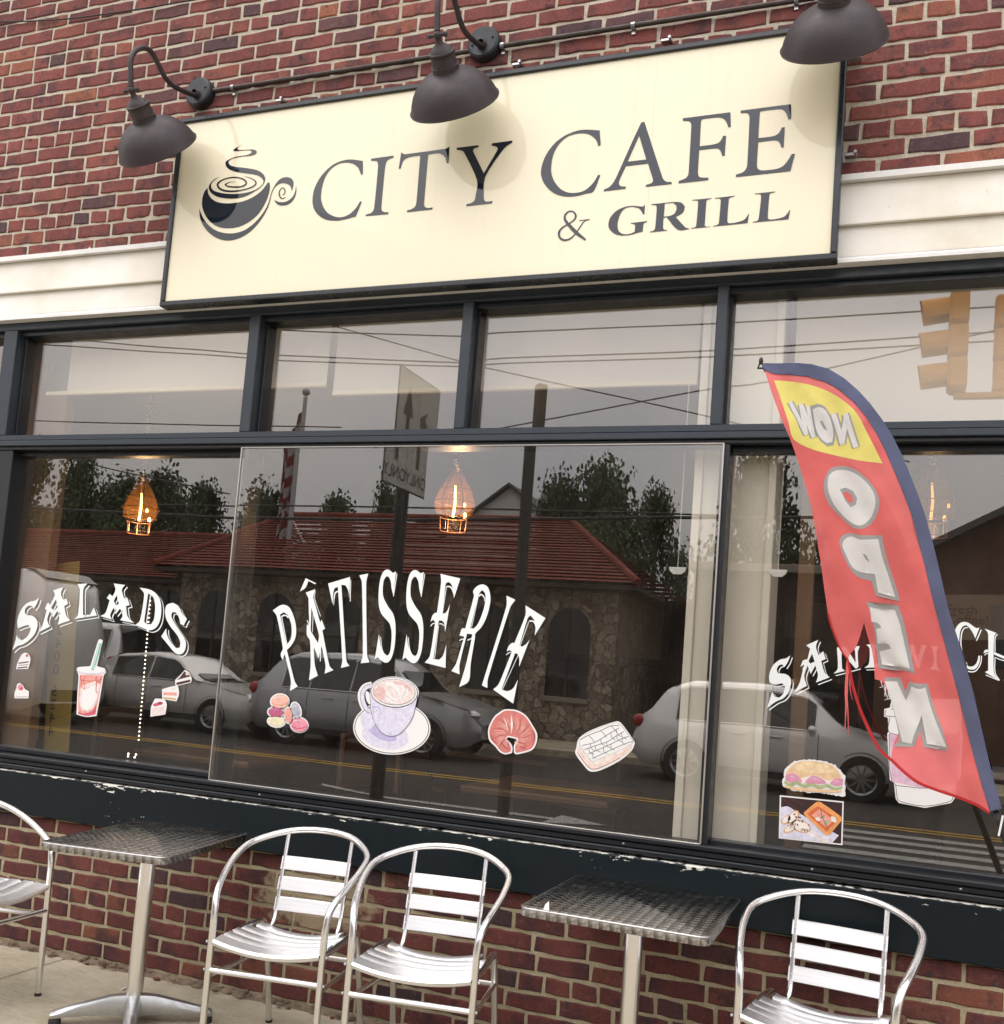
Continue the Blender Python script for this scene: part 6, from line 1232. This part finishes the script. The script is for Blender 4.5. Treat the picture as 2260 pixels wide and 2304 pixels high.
    for s_ in (-1, 1):
        q_ = M(); q_.sphere((L*.46, s_*hw*.74, H*.47), .14, 10, 6, (1.1, .9, .55)); q_.make('headlight', 'head_lamp', t_, True, local=True)
        q_ = M(); q_.sphere((-L*.475, s_*hw*.80, H*.56), .15, 10, 6, (.8, .7, .75)); q_.make('tail_light', 'tail_red', t_, True, local=True)
        q_ = M(); q_.sphere((win[-1][1]*L-L*.5-.05, s_*(hw+.06), belt+.06), .10, 10, 6, (.7, 1, .65)); q_.make('mirror', pm, t_, True, local=True)
        for u in ((win[0][0]+win[-1][1])*.5-.02, win[-1][1]-.13):
            q_ = M(); q_.box((u-.5)*L-.10, (u-.5)*L+.10, s_*hw*.99-.02, s_*hw*.99+.02, belt-.12, belt-.09, .006); q_.make('door_handle', pm, t_, local=True)
        q_ = M(); q_.box(-L*.36, L*.34, s_*hw*.955-.02, s_*hw*.955+.02, .22, .36, .01); q_.make('sill_trim', 'plastic_black', t_, local=True)
    mat('chrome_trim', (.7, .7, .7), .2, 1.0)
    for s_ in (-1, 1):
        ua, ub = win[0][0], win[-1][1]; lo, hi = [], []
        for k_ in range(13):
            u = ua+(ub-ua)*k_/12; a, za = sidew(u, .06); b, zb2 = sidew(u, .87); lo.append(((u-.5)*L, s_*(a+.004), za)); hi.append(((u-.5)*L, s_*(b+.004), zb2))
        q_ = M(); q_.tube(lo+hi[::-1], .011, 6, closed=True); q_.make('window_trim', 'chrome_trim', t_, True, local=True)
        for u in [w_[0]-.005 for w_ in win[1:]]+[win[-1][1]+.01, win[0][0]+.03]:
            w_ = wid(u); q_ = M(); q_.tube([((u-.5)*L, s_*(w_*f_+.002), z_) for f_, z_ in ((.985, .36), (1.0, .52), (.985, belt-.10), (.957, belt))], .006, 5); q_.make('door_seam', 'plastic_black', t_, True, local=True)
    q_ = M(); q_.box(-L*.5-.012, -L*.5+.04, -.26, .26, .62, .76, .006); q_.make('number_plate', 'clapboard_white', t_, local=True)
    q_ = M(); q_.box(L*.5-.10, L*.5+.006, -hw*.5, hw*.5, .42, .66, .02); q_.make('grille', 'plastic_black', t_, local=True)
    t_.location = (x, y, -.12); t_.rotation_euler = (0, 0, pi if flip else 0); return t_
SUVR = [(0, .40), (.012, .56), (.045, .64), (.135, .93), (.22, .985), (.45, 1.0), (.58, .965), (.755, .64), (.80, .615), (.95, .53), (1, .38)]
SEDR = [(0, .48), (.02, .66), (.14, .71), (.30, .955), (.45, 1.0), (.55, .97), (.72, .66), (.78, .635), (.95, .55), (1, .38)]
VANR = [(0, .55), (.01, .90), (.05, .98), (.40, 1.0), (.72, .98), (.78, .90), (.88, .58), (.97, .50), (1, .32)]
car('white crossover mirrored in the right pane behind the flag', -1.72, -13.9, 4.6, 1.70, 1.86, 'car_white', SUVR, [(.165, .285), (.295, .465), (.475, .64)], .98, 2.69, .355)
car('grey crossover mirrored behind the latte cup in the middle pane', -8.75, -13.1, 4.65, 1.70, 1.86, 'car_grey', SUVR, [(.165, .285), (.295, .465), (.475, .64)], .98, 2.7, .355)
car('silver sedan mirrored in the left pane beside the cake stickers', -13.35, -13.2, 4.85, 1.46, 1.84, 'car_silver', SEDR, [(.28, .46), (.47, .65)], .92, 2.82, .33)
car('white passenger van mirrored below the SALADS lettering', -19.4, -15.9, 5.2, 2.05, 1.98, 'car_white', VANR, [(.05, .24), (.26, .48), (.50, .70)], 1.15, 3.1, .36, flip=True, cat='van')
pt_ = mp(172, 1400, 11); car('pale high box truck mirrored at the left edge of the left pane', pt_.x-3.1, pt_.y, 6.2, mp(80, 1282, 11).z+.12, 2.1, 'car_white', [(0, .9), (.01, .97), (.5, 1.0), (.90, .99), (.96, .93), (.99, .70), (1, .35)], [(.60, .72), (.74, .86)], 1.6, 3.6, .42, cat='truck')
# lane sign on its post
mat('sign_white', (.42, .42, .40), .45); mat('sign_black', (.012, .012, .012), .5); mat('post_steel', (.045, .045, .045), .6, .4)
t = thing('lane_use_sign', 'lane control sign with arrows and ONLY on a post, mirrored in the middle pane', 'road sign', (-4.35, -4.75, 0))
q = M(); q.tube([(-4.40, -4.75, 0), (-4.40, -4.75, 4.1)], .045, 10); q.make('post', 'post_steel', t, True); q = M(); q.tube([(-4.43, -4.92, 0), (-4.43, -4.92, 3.3)], .035, 10); q.make('post', 'post_steel', t, True)
sz0, sz1, sy0, sy1 = 3.06, 4.20, -5.16, -4.26
q = M(); q.box(-4.352, -4.346, sy0, sy1, sz0, sz1, .001); pl = q.make('plate', 'sign_black', t); q = M(); q.box(-4.3455, -4.342, sy0+.015, sy1-.015, sz0+.015, sz1-.015, .001); q.make('face', 'sign_white', pl)
rx = Matrix.Rotation(radians(90), 4, 'Z') @ Matrix.Rotation(radians(90), 4, 'X')
for yy in (-4.935, -4.485): text_mesh('lettering', 'ONLY', .17, 'sign_black', pl, (-4.3395, yy, 3.19), mtx=rx)
q = M(); q.box(-4.3425, -4.341, -4.713, -4.707, 3.1, 4.15, .0003); q.make('divider', 'sign_black', pl)
def arrow(pts): q_ = M(); q_.prism([(sy0+a*.90, sz0+b*1.14) for a, b in pts], -4.3424, -4.3405, 'x'); q_.make('arrow', 'sign_black', pl)
arrow([(.70, .22), (.78, .22), (.78, .62), (.86, .62), (.74, .88), (.62, .62), (.70, .62)])
arrow([(.20, .22), (.28, .22), (.28, .50), (.36, .56), (.40, .48), (.46, .66), (.28, .74), (.32, .66), (.20, .58)])
# plain pole
t = thing('steel_pole', 'plain dark pole mirrored right of centre in the middle pane', 'pole', tuple(mp(1180, 1300, 4.6).xy)+(0,)); b = ORG[t.name]; h = mp(1212, 870, 4.6).z
q = M(); q.tube([(b.x, b.y, 0), (b.x, b.y, h)], .055, 4); q.make('shaft', 'post_steel', t); q = M(); q.tube([(b.x, b.y, h-.5), (b.x, b.y, h+.04)], .06, 4); q.make('sleeve', 'post_steel', t)
# flagpole
tp = mp(686, 880, 21); t = thing('flagpole', 'flagpole with limp red and white striped flag mirrored in the middle pane', 'flagpole', (tp.x, tp.y, 0)); mat('pole_grey', (.35, .35, .36), .4, .6)
q = M(); q.tube([(tp.x, tp.y, 0), (tp.x, tp.y, tp.z-.15)], [.10, .06], 10); q.make('pole', 'pole_grey', t, True); q = M(); q.sphere((tp.x, tp.y, tp.z), .12, 10, 8); q.make('finial', 'pole_grey', t, True)
mat('stripe_red', (.16, .012, .018), .8); mat('stripe_white', (.36, .35, .35), .8); q = M(); H0 = tp.z-.5; n = 26
for i in range(n):
    q.cur = (i//2) % 2
    rows = []
    for z in (H0-i*.15, H0-(i+1)*.15): rows.append([(tp.x-.05-.05*k_+.07*sin(k_*1.9+z)-.03*(H0-z), tp.y+.10*sin(k_*2.3+z*.5), z-.30*k_*.5) for k_ in range(8)])
    q.grid(rows)
q.make('striped_cloth', ['stripe_red', 'stripe_white'], t)
# traffic signals
mat('signal_yellow', (.72, .30, .02), .6, vary=.15); mat('signal_lens', (.02, .02, .02), .2)
def signal(label, x, y, z, ang):
    t_ = thing('traffic_signal', label, 'traffic light', (x, y, z), 'traffic signals over the crossing'); t_.rotation_euler = (0, 0, ang)
    for k_ in range(3):
        z_ = -k_*.355; q_ = M(); q_.box(-.17, .02, -.17, .17, z_-.17, z_+.17, .03); hd = q_.make('section', 'signal_yellow', t_, local=True)
        q_ = M(); rows = []
        for i in range(15): a = radians(-30+240*i/14); rows.append([(-.17, .15*cos(a), z_+.15*sin(a)), (-.47+.05*abs(i-7)/7, .155*cos(a), z_-.03+.15*sin(a))])
        q_.grid(rows); q_.make('visor', 'signal_yellow', hd, True, local=True); q_ = M(); q_.lathe([(.0001, .02), (.14, 0)], 18, Matrix.Translation((-.172, 0, z_)) @ Matrix.Rotation(radians(-90), 4, 'Y')); q_.make('lens', 'signal_lens', hd, local=True)
    q_ = M(); q_.tube([(-.07, 0, .17), (-.07, 0, .32)], .03, 8); q_.make('hanger', 'signal_yellow', t_, local=True); return t_
a = mp(2178, 692, 7.6); signal('left yellow traffic signal head mirrored in the upper right pane', a.x, a.y, a.z, 0)
b = mp(2272, 690, 7.6); signal('right yellow traffic signal head mirrored at the right edge of the upper pane', b.x+.05, b.y, b.z, pi*.5)
t = thing('signal_bracket', 'yellow bracket joining the two mirrored traffic signal heads', 'bracket', (a.x, a.y, a.z-.95)); q = M(); q.box(a.x-.1, b.x+.1, a.y-.05, a.y+.05, a.z-.96, a.z-.90, .01); q.make('lower_bar', 'signal_yellow', t); q = M(); q.box(a.x-.1, b.x+.1, a.y-.05, a.y+.05, a.z+.30, a.z+.36, .01); q.make('upper_bar', 'signal_yellow', t)
# overhead wires
def wire(label, pts, Y, r_=.011):
    q_ = M(); P_ = [mp(a_, b_, Y) for a_, b_ in pts]; d0 = (P_[0]-P_[1]); d1 = (P_[-1]-P_[-2]); P_ = [P_[0]+d0*.7]+P_+[P_[-1]+d1*.9]
    q_.tube(cat3(P_, 5), r_, 5); tag(q_.make('overhead_wire', 'black_wire', None, True), label, 'wire', 'overhead wires')
wire('upper of two close overhead wires mirrored across the upper panes', [(110, 757), (552, 792), (605, 794), (1033, 811), (1130, 801), (1599, 785), (2080, 752)], 9)
wire('lower of two close overhead wires mirrored across the upper panes', [(68, 770), (552, 801), (605, 806), (1033, 820), (1130, 813), (1599, 799), (2080, 771)], 9.2)
wire('highest overhead wire mirrored across the upper panes', [(470, 735), (605, 738), (1040, 752), (1130, 743), (1600, 724), (2080, 695)], 9.4)
wire('overhead wire slanting down to the right across the middle upper panes', [(730, 724), (1033, 809), (1130, 832), (1578, 931)], 10, .010)
wire('overhead wire slanting up to the right across the upper right panes', [(1130, 958), (1578, 875), (1723, 855), (2080, 774)], 8, .009)
wire('lowest single overhead wire mirrored in the upper left pane', [(44, 943), (300, 951), (534, 955)], 14, .014)
wire('overhead wire sloping down over the treetops in the left pane', [(120, 1023), (260, 1058), (390, 1085)], 20, .02)
wire('thick cable bundle mirrored just above the restaurant roof', [(230, 1150), (530, 1165), (850, 1172), (1130, 1170), (1560, 1165)], 16, .035)
wire('thin cable mirrored above the cable bundle in the middle pane', [(530, 1138), (850, 1143), (1130, 1148), (1560, 1158)], 16.2, .02)
# notices inside the left window
mat('banner_yellow', (.22, .15, .035), .7); mat('ink_navy', (.015, .016, .03), .7); mat('poster_red', (.22, .025, .02), .7); mat('poster_pale', (.30, .24, .19), .7)
t = thing('number_banner', 'dull yellow upright banner with reversed numbers inside the left pane', 'banner', tuple(wy(135, 1690, .30))); q = M(); flat(q, [[(118, 1270), (180, 1262), (155, 1692), (98, 1690)]], .30); q.make('cloth', 'banner_yellow', t)
for i, c_ in enumerate('24005244'):
    k_ = i+(i > 3)*.6; text_mesh('digit', c_, .075, 'ink_navy', t, wy(134-2.6*k_, 1418+30*k_, .298), mtx=Matrix.Rotation(radians(90), 4, 'X') @ Matrix.Diagonal((-1, 1, 1, 1)))
t = thing('red_poster', 'faded red poster inside the bottom left corner of the left pane', 'poster', tuple(wy(60, 1660, .28))); q = M(); flat(q, [[(22, 1555), (92, 1558), (86, 1668), (20, 1655)]], .28); q.make('border', 'poster_pale', t); q = M(); flat(q, [[(32, 1566), (84, 1568), (79, 1656), (30, 1646)]], .279); q.make('print', 'poster_red', t)
